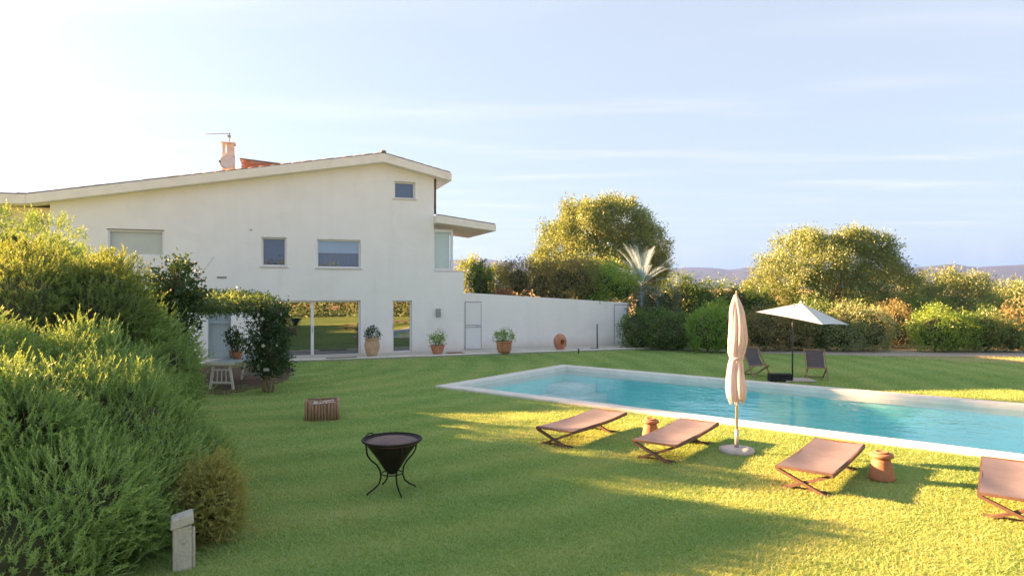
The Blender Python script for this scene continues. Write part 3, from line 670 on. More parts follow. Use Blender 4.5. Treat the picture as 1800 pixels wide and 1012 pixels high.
# brick stack end on the roof: real bricks in courses
dB = 4.0
u0x, zt = fac(424, 277, dB); u1x, zt2 = fac(505, 288, dB)
stack = empty('brick_parapet'); stack.parent = villa
mo = prism([(u0x+0.01, roofz(u0x)+0.2), (u0x+0.01, zt-0.06), (u1x, zt2-0.06), (u1x, roofz(u1x)+0.2)], dB+0.01, dB+0.5).build('mortar_bed', M['mortar'], stack)
bme = MB().box(0, 0.235, 0, 0.11, 0, 0.062).build('brick', M['brick'], stack); first = True
row = 0; z = roofz(u0x)+0.30
while z < zt:
    x = u0x + (0.12 if row % 2 else 0.0)
    while x < u1x-0.24:
        lim = zt-0.07+(zt2-zt)*(x+0.2-u0x)/(u1x-u0x)
        if z+0.062 < lim and z > roofz(x)+0.2:
            if first: o = bme; first = False
            else: o = bpy.data.objects.new('brick', bme.data); link(o, stack)
            o.location = (x, dB-0.004-0.006*random.random(), z)
        x += 0.25
    z += 0.074; row += 1
prism([(u0x-0.06, zt-0.055), (u0x-0.06, zt), (u1x+0.05, zt2), (u1x+0.05, zt2-0.055)], dB-0.05, dB+0.55).build('coping', M['tile'], stack)

def hw(t, d, z=0.0):                               # house frame to world
    q = HF + HX*t + HB*d; return Vector((q.x, q.y, z))
# satellite dish and aerial (fixed to the chimney)
x, z = fac(399.5, 283, dC-0.25)
ds = empty('satellite_dish', hw(x, dC-0.25, z), HA, label='round pale satellite dish mounted on the front of the chimney', cat='satellite dish')
prof = [(0.0,0.06),(0.10,0.055),(0.20,0.035),(0.28,0.012),(0.31,0.0),(0.315,-0.006),(0.28,-0.002),(0.18,0.026),(0.0,0.045)]
d_ = MB().lathe(prof, 28); 
d_.v = [(p[0], p[2], p[1]) for p in d_.v]
dd_ = d_.build('reflector', M['dish'], ds); dd_.rotation_euler = (math.radians(-12), 0, math.radians(-16))
MB().tube([(-0.06,0,-0.30),(-0.20,-0.25,-0.20),(-0.26,-0.36,-0.10)], 0.012, 6).build('feed_arm', M['grey_metal'], ds)
MB().tube([(-0.25,-0.33,-0.10),(-0.26,-0.42,-0.07)], 0.035, 8).build('receiver', M['dark_pole'], ds)
MB().tube([(0,0.06,0),(0,0.25,-0.05)], 0.025, 8).build('bracket', M['grey_metal'], ds)
zp = ztop
an = empty('roof_aerial', hw(xm+0.03, dC+0.2, ztop-0.01), HA, label='thin grey television aerial standing on the chimney', cat='aerial')
za_ = fac(402, 232, dC+0.2)[1]-ztop
MB().tube([(0,0,0),(0,0,za_)], 0.022, 8).build('mast', M['grey_metal'], an)
MB().tube([(-0.92,0,za_-0.13),(0.05,0,za_-0.03)], 0.014, 6).build('boom', M['grey_metal'], an)
el_ = None
for i in range(9):
    q = MB().tube([(-0.88+i*0.1,-0.14-0.01*i,za_-0.126+i*0.01),(-0.88+i*0.1,0.14+0.01*i,za_-0.126+i*0.01)], 0.006, 5).build('element', M['grey_metal'], an)
MB().box(-0.06,0.06,-0.06,0.06,za_-0.20,za_-0.10).build('junction', M['grey_metal'], an)
# wall lamp
x, z = fac(770, 548.5)
lamp = empty('wall_lamp', hw(x, -0.003, z), HA, label='small grey box lamp on the white wall right of the narrow glass door', cat='wall lamp')
MB().box(-0.085,0.085,-0.12,0.0,-0.17,0.17).build('housing', M['grey_metal'], lamp, bevel=0.012)
MB().box(-0.06,0.06,-0.09,-0.02,-0.178,-0.171).build('lens', M['blind'], lamp)

# garden wall and paved strip
zl, zr = fac(816, 513, 0.12)[1], fac(1104, 531, 0.12)[1]
gx1 = fac(1105, 570, 0.12)[0]
gw = empty('garden_wall', hw(tR, 0.12), HA, label='long low white garden wall with two flush white doors right of the villa', cat='wall')
glen = gx1 - tR
def gprism(poly, d0, d1, name, mat, **kw):
    n = len(poly); v = [(x, d0, z) for x, z in poly] + [(x, d1, z) for x, z in poly]
    return MB().add(v, [tuple(range(n)), tuple(range(2*n-1, n-1, -1))] + [(i, (i+1)%n, (i+1)%n+n, i+n) for i in range(n)]).build(name, mat, gw, **kw)
gprism([(0.004,-0.1),(glen,-0.1),(glen,zr),(0.004,zl)], 0, 0.35, 'wall', M['plaster'], bevel=0.01)
def gdoor(u0, u1, vt, vb):
    x0, x1 = fac(u0, 570, 0.12)[0]-tR, fac(u1, 570, 0.12)[0]-tR; zt = fac((u0+u1)/2, vt, 0.12)[1]; z0 = 0.085
    fr = MB().box(x0-0.025, x1+0.025, -0.012, 0.02, z0, zt+0.03).build('door', M['gap'], gw)
    zm = z0+(zt-z0)*0.49
    for a_, b2 in ((z0+0.004, zm-0.055), (zm-0.03, zm+0.03), (zm+0.055, zt)):
        MB().box(x0, x1, -0.03, -0.013, a_, b2).build('panel', M['door_white'], fr, bevel=0.004)
    MB().tube([(x1-0.10,-0.03,zm),(x1-0.10,-0.08,zm),(x1-0.22,-0.08,zm)], 0.011, 6).build('handle', M['grey_metal'], fr)
gdoor(818, 845, 530.5, 617); gdoor(1080, 1103, 535, 608)
MB().box(tL+3.0, gx1+0.9, -1.75, -0.003, -0.1, 0.06).build('terrace_paving', M['paving'], None, bevel=0.01, kind='structure')
pv = C.objects['terrace_paving']; pv.location = HF; pv.rotation_euler = (0, 0, HA)
# separate edging slabs along the lawn
edge_me = None; x = tL+3.0; k = 0
while x < gx1+0.8:
    if edge_me is None: o = MB().box(0, 0.99, 0, 0.32, 0, 0.035).build('edging_slab', M['coping'], pv, bevel=0.006); edge_me = o.data
    else: o = bpy.data.objects.new('edging_slab', edge_me); link(o, pv); m_ = o.modifiers.new('bevel', 'BEVEL'); m_.width = 0.006; m_.limit_method = 'ANGLE'
    o.location = (x, -1.79, 0.045+0.004*random.random()); x += 1.0; k += 1
# raised bed behind the garden wall
tb_ = MB().box(tR+0.3, gx1-0.05, 0.50, 9.0, -0.1, 1.88).build('raised_bed', M['soil'], None, kind='structure'); tb_.location = HF; tb_.rotation_euler = (0,0,HA)
# bare soil under the pergola
sp = [ground(330, 690), ground(300, 668), ground(320, 640), ground(430, 641), ground(520, 645), ground(500, 672), ground(450, 682), ground(400, 693)]
def ragged(pts, amp, seed, n=9):
    """a closed outline with an uneven edge"""
    r = random.Random(seed); out = []
    for i in range(len(pts)):
        a_, b2 = Vector(pts[i]), Vector(pts[(i+1) % len(pts)])
        for k in range(n): q = a_.lerp(b2, k/n); out.append((q.x + r.uniform(-amp, amp), q.y + r.uniform(-amp, amp)))
    return out
sp = ragged(sp, 0.10, 4)
MB().add([(x, y, 0.006) for x, y in sp], [tuple(range(len(sp)))]).build('bare_soil', M['soil'], None, kind='structure')
# gravel path and low kerb along the hedge
gp = [(3.2, 28.6), (9, 26.6), (14, 25.2), (40, 24.2), (40, 27.8), (14, 27.6), (9, 28.6), (5, 29.6)]
MB().add([(x, y, 0.006) for x, y in gp], [tuple(range(len(gp)))]).build('gravel_path', M['gravel'], None, kind='structure')

# ------------------------------------------------------------------ hills
def hills():
    r = np.random.default_rng(3); nx, ny = 220, 9
    V = []; 
    ph = r.uniform(0, 6.28, 12)
    for j in range(ny):
        for i in range(nx):
            az = math.radians(-75 + 150*i/(nx-1)); s = j/(ny-1)
            dist = 2600 + 1500*s
            h = float(np.interp(math.degrees(az), [-75,-30,-3,5,17,25,34,40,60,75], [90,110,158,120,110,92,112,104,120,100])) + 7*math.sin(az*17+ph[1]) + 5*math.sin(az*39+ph[2]) + 4*math.sin(az*83+ph[3]) + 2.5*math.sin(az*151+ph[4])
            prof = math.sin(min(s*1.35, 1.0)*math.pi/2)**1.4
            h = h*prof*(dist/3700) + (10*math.sin(az*60+s*9+ph[5]) + 6*math.sin(az*120+s*14+ph[6]))*prof*(1-s)
            V.append((dist*math.sin(az), dist*math.cos(az), max(h, 0)-1.0 if j else -2.0))
    F = [(j*nx+i, j*nx+i+1, (j+1)*nx+i+1, (j+1)*nx+i) for j in range(ny-1) for i in range(nx-1)]
    np_mesh('hills', np.array(V), np.array(F), M['hill'], smooth=True, kind='structure')
hills()

# ------------------------------------------------------------------ trees and shrubs
def mounds(blobs, n, r0, r1, seed, sink=0.55, flat=0.85, zmin=0.15):
    """smaller lumps budding from the surface of the main ones, so that the outline is uneven"""
    r = np.random.default_rng(seed); p, nn = blob_points(blobs, n, r, 0.05, 0.0, zmin); out = list(blobs)
    for a_, b2 in zip(p, nn):
        q = r.uniform(r0, r1); c_ = a_ - b2*q*sink; out.append((c_[0], c_[1], c_[2], q, q, q*flat))
    return out
def tree(name, label, blobs, mat, base, r0, clumps, per, cr_, ll, lw, seed, cat='tree', group=None, bark='bark', **kw):
    t = empty(name, (base[0], base[1], 0), label=label, cat=cat, group=group)
    B = [(x-base[0], y-base[1], z, a_, b2, c_) for x, y, z, a_, b2, c_ in blobs]
    main = B; B = mounds(B, 34, 0.30, 0.75, seed, 0.12, 0.8, 0.8) if r0 > 0.2 else B
    limbs('trunk', (0, 0, base[2] if len(base) > 2 else 0), [(x, y, z-0.1*c_) for x, y, z, a_, b2, c_ in main], r0, M[bark], t, seed)
    leafy('crown', B, mat, t, clumps, per, cr_, ll, lw, seed, crnd=0.78, **kw)
    return t
def shrub(name, label, blobs, mat, seed, clumps, per, cr_, ll, lw, cat='shrub', group=None, corek=0.62, stem=True, **kw):
    bx_, by_ = blobs[0][0], blobs[0][1]
    t = empty(name, (bx_, by_, 0), label=label, cat=cat, group=group)
    B = [(x-bx_, y-by_, z, a_, b2, c_) for x, y, z, a_, b2, c_ in blobs]
    if stem: limbs('stem', (0, 0, kw.get('zmin', 0.0)-0.02), [(x, y, z+0.2*c_) for x, y, z, a_, b2, c_ in B], 0.05, M['bark'], t, seed, 0.3)
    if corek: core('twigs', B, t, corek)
    leafy('foliage', B, mat, t, clumps, per, cr_, ll, lw, seed, **kw)
    return t

# the big tree behind the garden wall
tree('evergreen_oak', 'large round golden lit tree rising behind the garden wall', 
     [(5.6,43,5.2,2.6,2.4,2.6),(3.6,42.6,4.6,2.0,2.0,2.1),(7.8,43,4.7,2.0,2.0,2.2),(5.0,42,6.6,1.9,1.8,1.55),(6.9,42.8,6.7,1.7,1.8,1.6),(2.6,43,3.7,1.3,1.5,1.3),(9.0,43.2,3.9,1.1,1.4,1.4),(5.4,41.2,3.9,2.6,1.6,1.4)],
     L['olive'], (5.6, 43), 0.38, 2300, 44, 0.20, 0.15, 0.072, 11, lump=0.16)
# olive trees on the right
tree('olive_tree', 'wide sunlit olive tree behind the open white parasol',
     [(15.6,34,3.3,2.3,2.0,1.9),(13.9,33.8,2.7,1.5,1.6,1.6),(18.0,34,3.2,2.0,1.9,1.75),(16.6,33.6,4.0,1.6,1.5,1.2),(19.3,34.2,2.4,1.3,1.5,1.4),(15.8,33.0,2.0,2.2,1.4,1.1),(18.2,33.0,1.7,1.6,1.2,0.9)],
     L['olive'], (16.4, 34.3), 0.30, 2000, 42, 0.17, 0.13, 0.055, 12, group='olive trees beyond the hedge', lump=0.2)
tree('olive_tree', 'rounded sunlit olive tree right of the widest olive',
     [(25.0,38,2.05,1.6,1.5,1.35),(26.4,38,1.75,1.3,1.4,1.15),(24.2,37.6,1.5,1.1,1.2,1.0),(25.5,37.4,1.2,1.6,1.1,0.9)],
     L['olive'], (25.2, 38.2), 0.22, 800, 40, 0.18, 0.135, 0.058, 13, group='olive trees beyond the hedge', lump=0.2)
tree('olive_tree', 'farthest right pale olive tree at the edge of the picture',
     [(32.0,42,1.6,1.7,1.5,1.2),(33.6,42,1.4,1.5,1.5,1.1),(31.0,41.6,1.4,1.2,1.2,0.9)],
     L['olive'], (32.4, 42.2), 0.22, 520, 20, 0.20, 0.18, 0.07, 14, group='olive trees beyond the hedge', lump=0.2)
# small far trees seen between the villa and the terrace planting
tree('field_tree', 'small yellow lit tree far behind, just right of the villa corner', [(-3.1,50,3.2,0.9,0.9,1.55),(-2.4,50,2.6,0.8,0.8,1.2)], L['golden'], (-2.9,50), 0.14, 200, 20, 0.2, 0.2, 0.08, 15, group='small trees in the field beyond the terrace')
tree('field_tree', 'small yellow lit tree far behind, second from the villa corner', [(-1.1,51,3.0,1.0,0.9,1.35),(-0.2,51,2.5,0.9,0.8,1.1)], L['golden'], (-0.7,51), 0.14, 200, 20, 0.2, 0.2, 0.08, 16, group='small trees in the field beyond the terrace')
tree('shade_pine', 'tall unseen pine added left of the villa to shade the pool', [(-26.0,25.2,9.8,2.0,1.6,2.2),(-26.6,26.6,9.6,1.6,1.4,1.9),(-25.6,24.6,11.2,1.5,1.2,1.3),(-26.2,25.8,12.0,1.5,1.6,1.2)], L['dark'], (-26.2,25.4), 0.30, 900, 20, 0.2, 0.24, 0.09, 17)  # out of view, added to cast shade on the pool
# planting on the raised bed
BZ = 1.88
shrub('clipped_shrub', 'dark green clipped shrub on the terrace beside the villa corner', [(-1.4,29.5,2.75,0.55,0.6,0.95)], L['dark'], 21, 220, 16, 0.09, 0.09, 0.045, zmin=BZ)
shrub('terrace_shrub', 'grey brown twiggy shrub hanging over the garden wall, nearest the villa', [(0.3,29.7,2.9,0.9,0.7,0.95),(1.3,29.6,2.7,0.8,0.7,0.95),(-0.4,29.3,2.3,0.5,0.5,0.5)], L['mixed'], 22, 460, 18, 0.12, 0.10, 0.045, zmin=BZ, corek=0.5, group='shrubs spilling over the garden wall')
shrub('terrace_shrub', 'russet shrub in the middle of the garden wall planting', [(2.3,29.9,2.95,1.0,0.7,0.95),(3.1,30.0,2.9,0.9,0.7,1.0),(2.0,29.4,2.3,0.7,0.5,0.5)], L['mixed'], 23, 520, 18, 0.12, 0.10, 0.045, zmin=BZ, corek=0.5, group='shrubs spilling over the garden wall')
shrub('terrace_shrub', 'fresh green shrub over the far end of the garden wall', [(4.2,30.3,2.75,0.9,0.7,1.05),(5.1,30.6,2.5,0.8,0.6,0.85),(3.6,29.9,2.3,0.7,0.5,0.6)], L['green'], 24, 480, 18, 0.12, 0.10, 0.05, zmin=BZ-0.2, corek=0.5, group='shrubs spilling over the garden wall')
shrub('golden_bush', 'bright yellow lit bush between the big tree and the terrace shrubs', [(3.5,34.5,3.2,1.5,1.0,1.0),(5.0,34.8,3.1,1.2,1.0,1.0)], L['golden'], 25, 380, 18, 0.13, 0.13, 0.06, zmin=0.5)
shrub('blossom_cushion', 'small clump of pale pink blossom on top of the garden wall', [(-0.35,28.85,2.28,0.42,0.22,0.24)], L['bloom_pink'], 26, 60, 12, 0.06, 0.06, 0.05, cat='flowers', zmin=1.9, corek=0, stem=False)

# silver palm
def palm():
    r = random.Random(5); c = Vector((6.15, 31.2, 0)); t = empty('silver_palm', c, label='silvery spiky palm with arching fronds behind the end of the garden wall', cat='palm tree')
    MB().tube([(0,0,-0.1),(0.05,0,0.9),(0,0,1.8),(0,0,2.75)], [0.20,0.17,0.16,0.12], 10).build('trunk', M['bark'], t)
    for k in range(52):
        az = k*2.4+r.uniform(-0.3,0.3); el = math.radians(r.choice([78,66,54,42,30,16,2,-10])+r.uniform(-8,8)); Lf = r.uniform(1.7,2.35)
        h = Vector((math.cos(az), math.sin(az), 0)); p = Vector((0,0,2.7)); V=[]; F=[]; R=[]
        pts=[]; e=el
        for i in range(10):
            pts.append(p.copy()); p = p + (h*math.cos(e)+Vector((0,0,math.sin(e))))*(Lf/9); e -= (0.03+0.022*i)*(1.3-math.sin(el)*0.75)
        sd = h.cross(Vector((0,0,1)))
        for i in range(9):
            b=len(V); w=0.022*(1-i/10); V += [pts[i]-sd*w, pts[i]+sd*w, pts[i+1]+sd*w, pts[i+1]-sd*w]; F.append((b,b+1,b+2,b+3)); R += [0.8]*4
            if i < 2: continue
            for q in range(3):
                pp = pts[i].lerp(pts[i+1], q/3.0); d = (pts[i+1]-pts[i]).normalized(); ll = 0.40*math.sin(math.pi*min(max((i+q/3.0)/9.6,0.12),0.95))
                for sg in (-1,1):
                    tip = pp + d*ll*0.85 + sd*sg*ll*0.5 + Vector((0,0,0.10*ll)); b=len(V); wv_=d*0.016
                    V += [pp-wv_, pp+wv_, tip+wv_*0.2, tip-wv_*0.2]; F.append((b,b+1,b+2,b+3)); rv=r.random(); R += [rv]*4
        np_mesh('frond', np.array([tuple(v) for v in V]), np.array(F), L['palm'], t, np.array(R))
palm()
shrub('variegated_shrub', 'white speckled shrub below the silver palm at the wall end', [(6.0,29.7,1.6,0.75,0.6,1.1),(6.9,29.9,1.7,0.75,0.6,1.0)], L['variegated'], 27, 420, 16, 0.11, 0.085, 0.045)

HG = 'shrubs of the hedge along the gravel path'
shrub('hedge_shrub', 'dark clipped hedge block next to the end of the garden wall', [(5.35,28.2,0.75,0.75,0.6,0.85),(6.3,27.9,0.78,0.85,0.65,0.85),(7.1,27.6,0.72,0.7,0.6,0.8)], L['dark'], 31, 750, 16, 0.09, 0.085, 0.040, group=HG, corek=0.8)
shrub('hedge_shrub', 'bright green upright shrub with streaky stems left of the pink parasol', [(7.9,26.7,0.85,0.75,0.65,0.95),(8.55,26.6,0.80,0.55,0.55,0.85)], L['green'], 32, 560, 16, 0.08, 0.13, 0.026, group=HG, up=0.9, corek=0.7)
shrub('hedge_shrub', 'low russet and green shrub under the open parasol, left of its pole', [(10.4,27.4,0.8,0.95,0.7,0.9),(11.6,27.4,0.75,0.9,0.7,0.85)], L['mixed'], 33, 520, 16, 0.10, 0.10, 0.040, group=HG, corek=0.65)
shrub('hedge_shrub', 'dark leafy shrub behind the parasol pole', [(12.6,27.8,0.8,0.8,0.7,0.95)], L['dark'], 34, 320, 16, 0.10, 0.10, 0.040, group=HG, corek=0.7)
shrub('hedge_shrub', 'broad grey green shrub right of the deck chair', [(13.6,27.2,0.85,0.9,0.8,1.0),(14.8,27.3,0.85,0.9,0.8,0.95)], L['grey'], 35, 600, 16, 0.10, 0.11, 0.036, group=HG, corek=0.65)
shrub('hedge_shrub', 'dark reddish shrub in the gap under the widest olive tree', [(16.6,28.8,0.85,0.8,0.7,1.0)], L['mixed'], 36, 260, 16, 0.10, 0.10, 0.040, group=HG, corek=0.7)
shrub('hedge_shrub', 'fresh green rounded shrub on the gravel right of the widest olive', [(17.2,27.0,0.85,0.85,0.7,0.9),(18.2,27.0,0.75,0.75,0.65,0.85)], L['green'], 37, 560, 16, 0.10, 0.10, 0.036, group=HG, corek=0.65)
shrub('hedge_shrub', 'dark green spreading shrub nearest the right edge of the picture', [(19.3,27.0,0.80,0.80,0.7,0.85),(20.3,26.8,0.55,0.6,0.6,0.65)], L['dark'], 38, 440, 16, 0.10, 0.10, 0.036, group=HG, corek=0.65)
BG = 'taller shrubs behind the hedge'
shrub('screen_shrub', 'tall dark evergreen shrub behind the clipped hedge, right of the palm', [(8.2,32,1.6,1.2,1.0,1.55),(9.3,32.2,1.45,0.9,0.9,1.4)], L['dark'], 41, 560, 16, 0.14, 0.13, 0.055, group=BG, corek=0.75)
shrub('screen_shrub', 'dark evergreen shrub directly behind the pink parasol top', [(10.8,32.4,1.5,1.1,0.9,1.35),(12.0,32.2,1.2,0.9,0.9,1.25)], L['dark'], 42, 520, 16, 0.14, 0.13, 0.055, group=BG, corek=0.75)
shrub('screen_shrub', 'mid green shrub peeping over the bright upright shrub', [(9.6,30.0,1.1,0.9,0.7,0.85)], L['green'], 43, 240, 16, 0.12, 0.11, 0.045, group=BG, corek=0.7)
shrub('screen_shrub', 'dark shrub below the left half of the widest olive', [(13.8,30.6,1.0,1.2,0.8,1.0),(15.6,30.8,1.0,1.1,0.8,0.95)], L['dark'], 44, 460, 16, 0.13, 0.12, 0.05, group=BG, corek=0.7)
shrub('screen_shrub', 'yellow lit shrub behind the fresh green rounded shrub', [(20.2,31.5,1.0,1.2,0.9,1.0),(18.8,31.6,1.1,1.1,0.9,1.0)], L['golden'], 45, 440, 16, 0.13, 0.12, 0.05, group=BG, corek=0.6)
shrub('screen_shrub', 'yellow lit shrub running off the right edge', [(23.0,31.0,0.9,1.5,0.9,1.05),(25.4,31.0,0.9,1.4,0.9,1.0)], L['golden'], 46, 440, 16, 0.13, 0.12, 0.05, group=BG, corek=0.6)
shrub('screen_shrub', 'dark purplish shrub at the right edge in front of the yellow one', [(21.9,28.6,0.8,0.9,0.8,0.95),(23.4,28.4,0.8,0.9,0.8,0.9)], L['mixed'], 47, 360, 16, 0.13, 0.12, 0.05, group=BG, corek=0.7)

# ------------------------------------------------------------------ the big bushes at the left
FB = 'big bushes left of the lawn'
def bush(name, label, blobs, mat, n, seed, group=FB, corek=0.78, nm=0, mr_=(0.3, 0.55), **kw):
    bx_, by_ = blobs[0][0], blobs[0][1]
    t = empty(name, (bx_, by_, 0), label=label, cat='bush', group=group)
    B = [(x-bx_, y-by_, z, a_, b2, c_) for x, y, z, a_, b2, c_ in blobs]
    main = B
    if nm: B = mounds(B, nm, mr_[0], mr_[1], seed, 0.5, 0.9)
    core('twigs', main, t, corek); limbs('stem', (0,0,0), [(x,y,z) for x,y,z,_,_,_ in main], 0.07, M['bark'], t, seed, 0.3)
    shooty('foliage', B, mat, t, n, seed, **kw)
    return t
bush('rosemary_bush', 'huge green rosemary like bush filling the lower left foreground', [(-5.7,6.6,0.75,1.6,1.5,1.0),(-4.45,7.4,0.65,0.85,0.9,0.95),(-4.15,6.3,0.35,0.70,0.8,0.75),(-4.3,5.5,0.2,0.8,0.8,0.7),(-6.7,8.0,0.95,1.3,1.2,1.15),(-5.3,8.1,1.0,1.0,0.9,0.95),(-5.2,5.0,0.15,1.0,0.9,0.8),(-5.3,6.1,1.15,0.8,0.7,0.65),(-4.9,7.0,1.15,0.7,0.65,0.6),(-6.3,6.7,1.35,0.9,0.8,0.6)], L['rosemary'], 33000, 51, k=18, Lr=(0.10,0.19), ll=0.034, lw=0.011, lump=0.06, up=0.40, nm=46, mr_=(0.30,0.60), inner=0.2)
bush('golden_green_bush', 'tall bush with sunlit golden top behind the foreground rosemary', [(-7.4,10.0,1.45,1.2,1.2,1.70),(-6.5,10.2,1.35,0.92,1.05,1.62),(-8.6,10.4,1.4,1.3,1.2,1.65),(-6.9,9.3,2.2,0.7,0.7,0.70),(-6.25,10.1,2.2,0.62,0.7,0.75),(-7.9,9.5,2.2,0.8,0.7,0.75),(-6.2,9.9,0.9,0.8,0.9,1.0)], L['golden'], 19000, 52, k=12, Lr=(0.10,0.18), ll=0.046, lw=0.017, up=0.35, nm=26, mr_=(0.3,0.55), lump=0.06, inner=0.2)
bush('tall_bush', 'highest bush at the far left with a bright top edge under the roof', [(-10.6,13.6,2.2,1.9,1.5,1.95),(-12.6,13.8,2.2,1.8,1.5,1.85),(-10.6,15.9,1.7,1.5,1.4,1.8),(-10.2,14.9,1.6,1.3,1.2,1.9),(-11.6,18.0,1.7,1.5,1.4,1.9)], L['rosemary'], 13000, 53, k=9, Lr=(0.11,0.20), ll=0.06, lw=0.024, up=0.35, nm=24, mr_=(0.4,0.7), corek=0.75, inner=0.45)  # rear lumps are out of sight, added to shade the lawn
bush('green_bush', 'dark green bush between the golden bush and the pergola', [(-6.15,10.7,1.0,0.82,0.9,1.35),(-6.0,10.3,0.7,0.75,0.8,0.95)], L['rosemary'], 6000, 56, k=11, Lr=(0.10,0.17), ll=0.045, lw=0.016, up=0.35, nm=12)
dry = bush('dry_bush', 'small yellow brown dry bush beside the white stone post', [(-3.10,6.85,0.38,0.25,0.28,0.42),(-3.28,6.95,0.26,0.24,0.28,0.34)], L['dry'], 3900, 54, group=None, k=11, Lr=(0.07,0.12), ll=0.028, lw=0.011, corek=0.6, up=0.25, inner=0.5)
shrub('round_leaved_shrub', 'dark leafy shrub poking out behind the golden bush beside the pergola', [(-6.10,12.0,2.60,0.38,0.45,0.50),(-6.2,12.0,1.9,0.36,0.45,0.7)], L['jasmine'], 55, 300, 14, 0.09, 0.075, 0.055, corek=0.4)

# ------------------------------------------------------------------ pergola with vine, jasmine, trestle table
pg = empty('pergola', (-6.1, 16.6, 0), label='wooden pergola roofed with a thick mat of pale vine leaves', cat='pergola')
for x, y in ((-0.15,0.1),(-3.6,0.1),(-1.15,3.0),(-3.6,3.0)): MB().box(x-0.05,x+0.05,y-0.05,y+0.05,-0.1,2.10).build('post', M['wood'], pg)
for y, xe in ((0.1, 0.0), (3.0, -1.0)): MB().box(-3.9,xe,y-0.04,y+0.04,2.104,2.20).build('beam', M['wood'], pg)
for i in range(5): MB().box(-3.65+0.6*i,-3.59+0.6*i,-0.15,3.25,2.204,2.26).build('rafter', M['wood'], pg)
vb = [(-3.5+0.53*i, 0.05+0.06*math.sin(i*2.1), 2.17+0.02*math.sin(i*3)+0.014*(6-i), 0.46, 0.40, 0.20) for i in range(7)] + [(-3.3+0.62*i, 1.7, 2.22, 0.7, 1.4, 0.18) for i in range(4)]
leafy('vine', vb, L['vine'], pg, 1150, 13, 0.07, 0.085, 0.05, 61, up=0.1, out=0.5, zmin=1.8)
js = empty('jasmine_bush', (*ground(473, 688), 0), label='dark climbing jasmine with white flowers on twisted stems at the pergola corner', cat='bush')
for k in range(4):
    a_ = k*1.6; MB().tube([(0.10*math.cos(a_),0.10*math.sin(a_),-0.05),(0.13*math.cos(a_+0.8),0.13*math.sin(a_+0.8),0.25),(0.06*math.cos(a_+1.8),0.06*math.sin(a_+1.8),0.6),(0.16*math.cos(a_+2.4),0.16*math.sin(a_+2.4),1.4)], [0.035,0.03,0.026,0.015], 7).build('stem', M['bark_pale'], js)
jb = [(0.0,0,1.55,0.42,0.40,0.50),(-0.10,0,1.05,0.46,0.40,0.50),(0.12,0.0,0.75,0.36,0.35,0.42),(0.12,0,1.95,0.38,0.36,0.3)]
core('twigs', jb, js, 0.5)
leafy('foliage', jb, L['jasmine'], js, 420, 13, 0.08, 0.075, 0.045, 62, zmin=0.35, inner=0.4, lump=0.2)
r_ = random.Random(8)
fm = None
for k in range(16):
    th = r_.uniform(-2.6,-0.4); zz = r_.choice([0.62,0.7,0.75,1.2,1.5,1.7,1.85,1.95]); rr = 0.46
    if fm is None:
        mb = MB()
        for q in range(5):
            b0 = q*2*math.pi/5; mb.add([(0,0,0),(0.035*math.cos(b0-0.4),0.035*math.sin(b0-0.4),0.008),(0.055*math.cos(b0),0.055*math.sin(b0),0.004),(0.035*math.cos(b0+0.4),0.035*math.sin(b0+0.4),0.008)], [(0,1,2,3)])
        o = mb.build('flower', L['flower'], js); fm = o.data
    else: o = bpy.data.objects.new('flower', fm); link(o, js)
    o.location = (rr*math.cos(th)*r_.uniform(0.6,1.05)+0.12*(zz<0.8), rr*math.sin(th), zz); o.rotation_euler = (math.radians(80), 0, th+math.pi/2+r_.uniform(-0.4,0.4))

tbx, tby = ground(389, 683)
tb = empty('trestle_table', (tbx, tby, 0), math.radians(-3), label='white trestle table with worn blue grey top under the pergola', cat='table')
for i in range(4):
    MB().box(-0.36+0.182*i, -0.36+0.182*i+0.175, -0.05, 1.9, 0.665, 0.70).build('board', M['wood_blue'], tb, bevel=0.004)
MB().box(-0.375, 0.375, -0.078, -0.052, 0.625, 0.702).build('apron', M['wood_white'], tb, bevel=0.004)
def trestle(y):
    tr = empty('trestle'); tr.parent = tb; tr.location = (0, y, 0)
    for sg in (-1, 1): MB().bar((sg*0.31,0,-0.02),(sg*0.20,0,0.66),0.05,0.07,(0,1,0)).build('leg', M['wood_white'], tr, bevel=0.004)
    MB().bar((-0.285,0,0.17),(0.285,0,0.17),0.035,0.055).build('rail', M['wood_white'], tr); MB().bar((-0.23,0,0.50),(0.23,0,0.50),0.03,0.045).build('rail', M['wood_white'], tr)
    for x in (-0.11, 0, 0.11): MB().bar((x*1.1,0,0.19),(x,0,0.48),0.022,0.022,(0,1,0)).build('spindle', M['wood_white'], tr)
trestle(0.02); trestle(1.75)
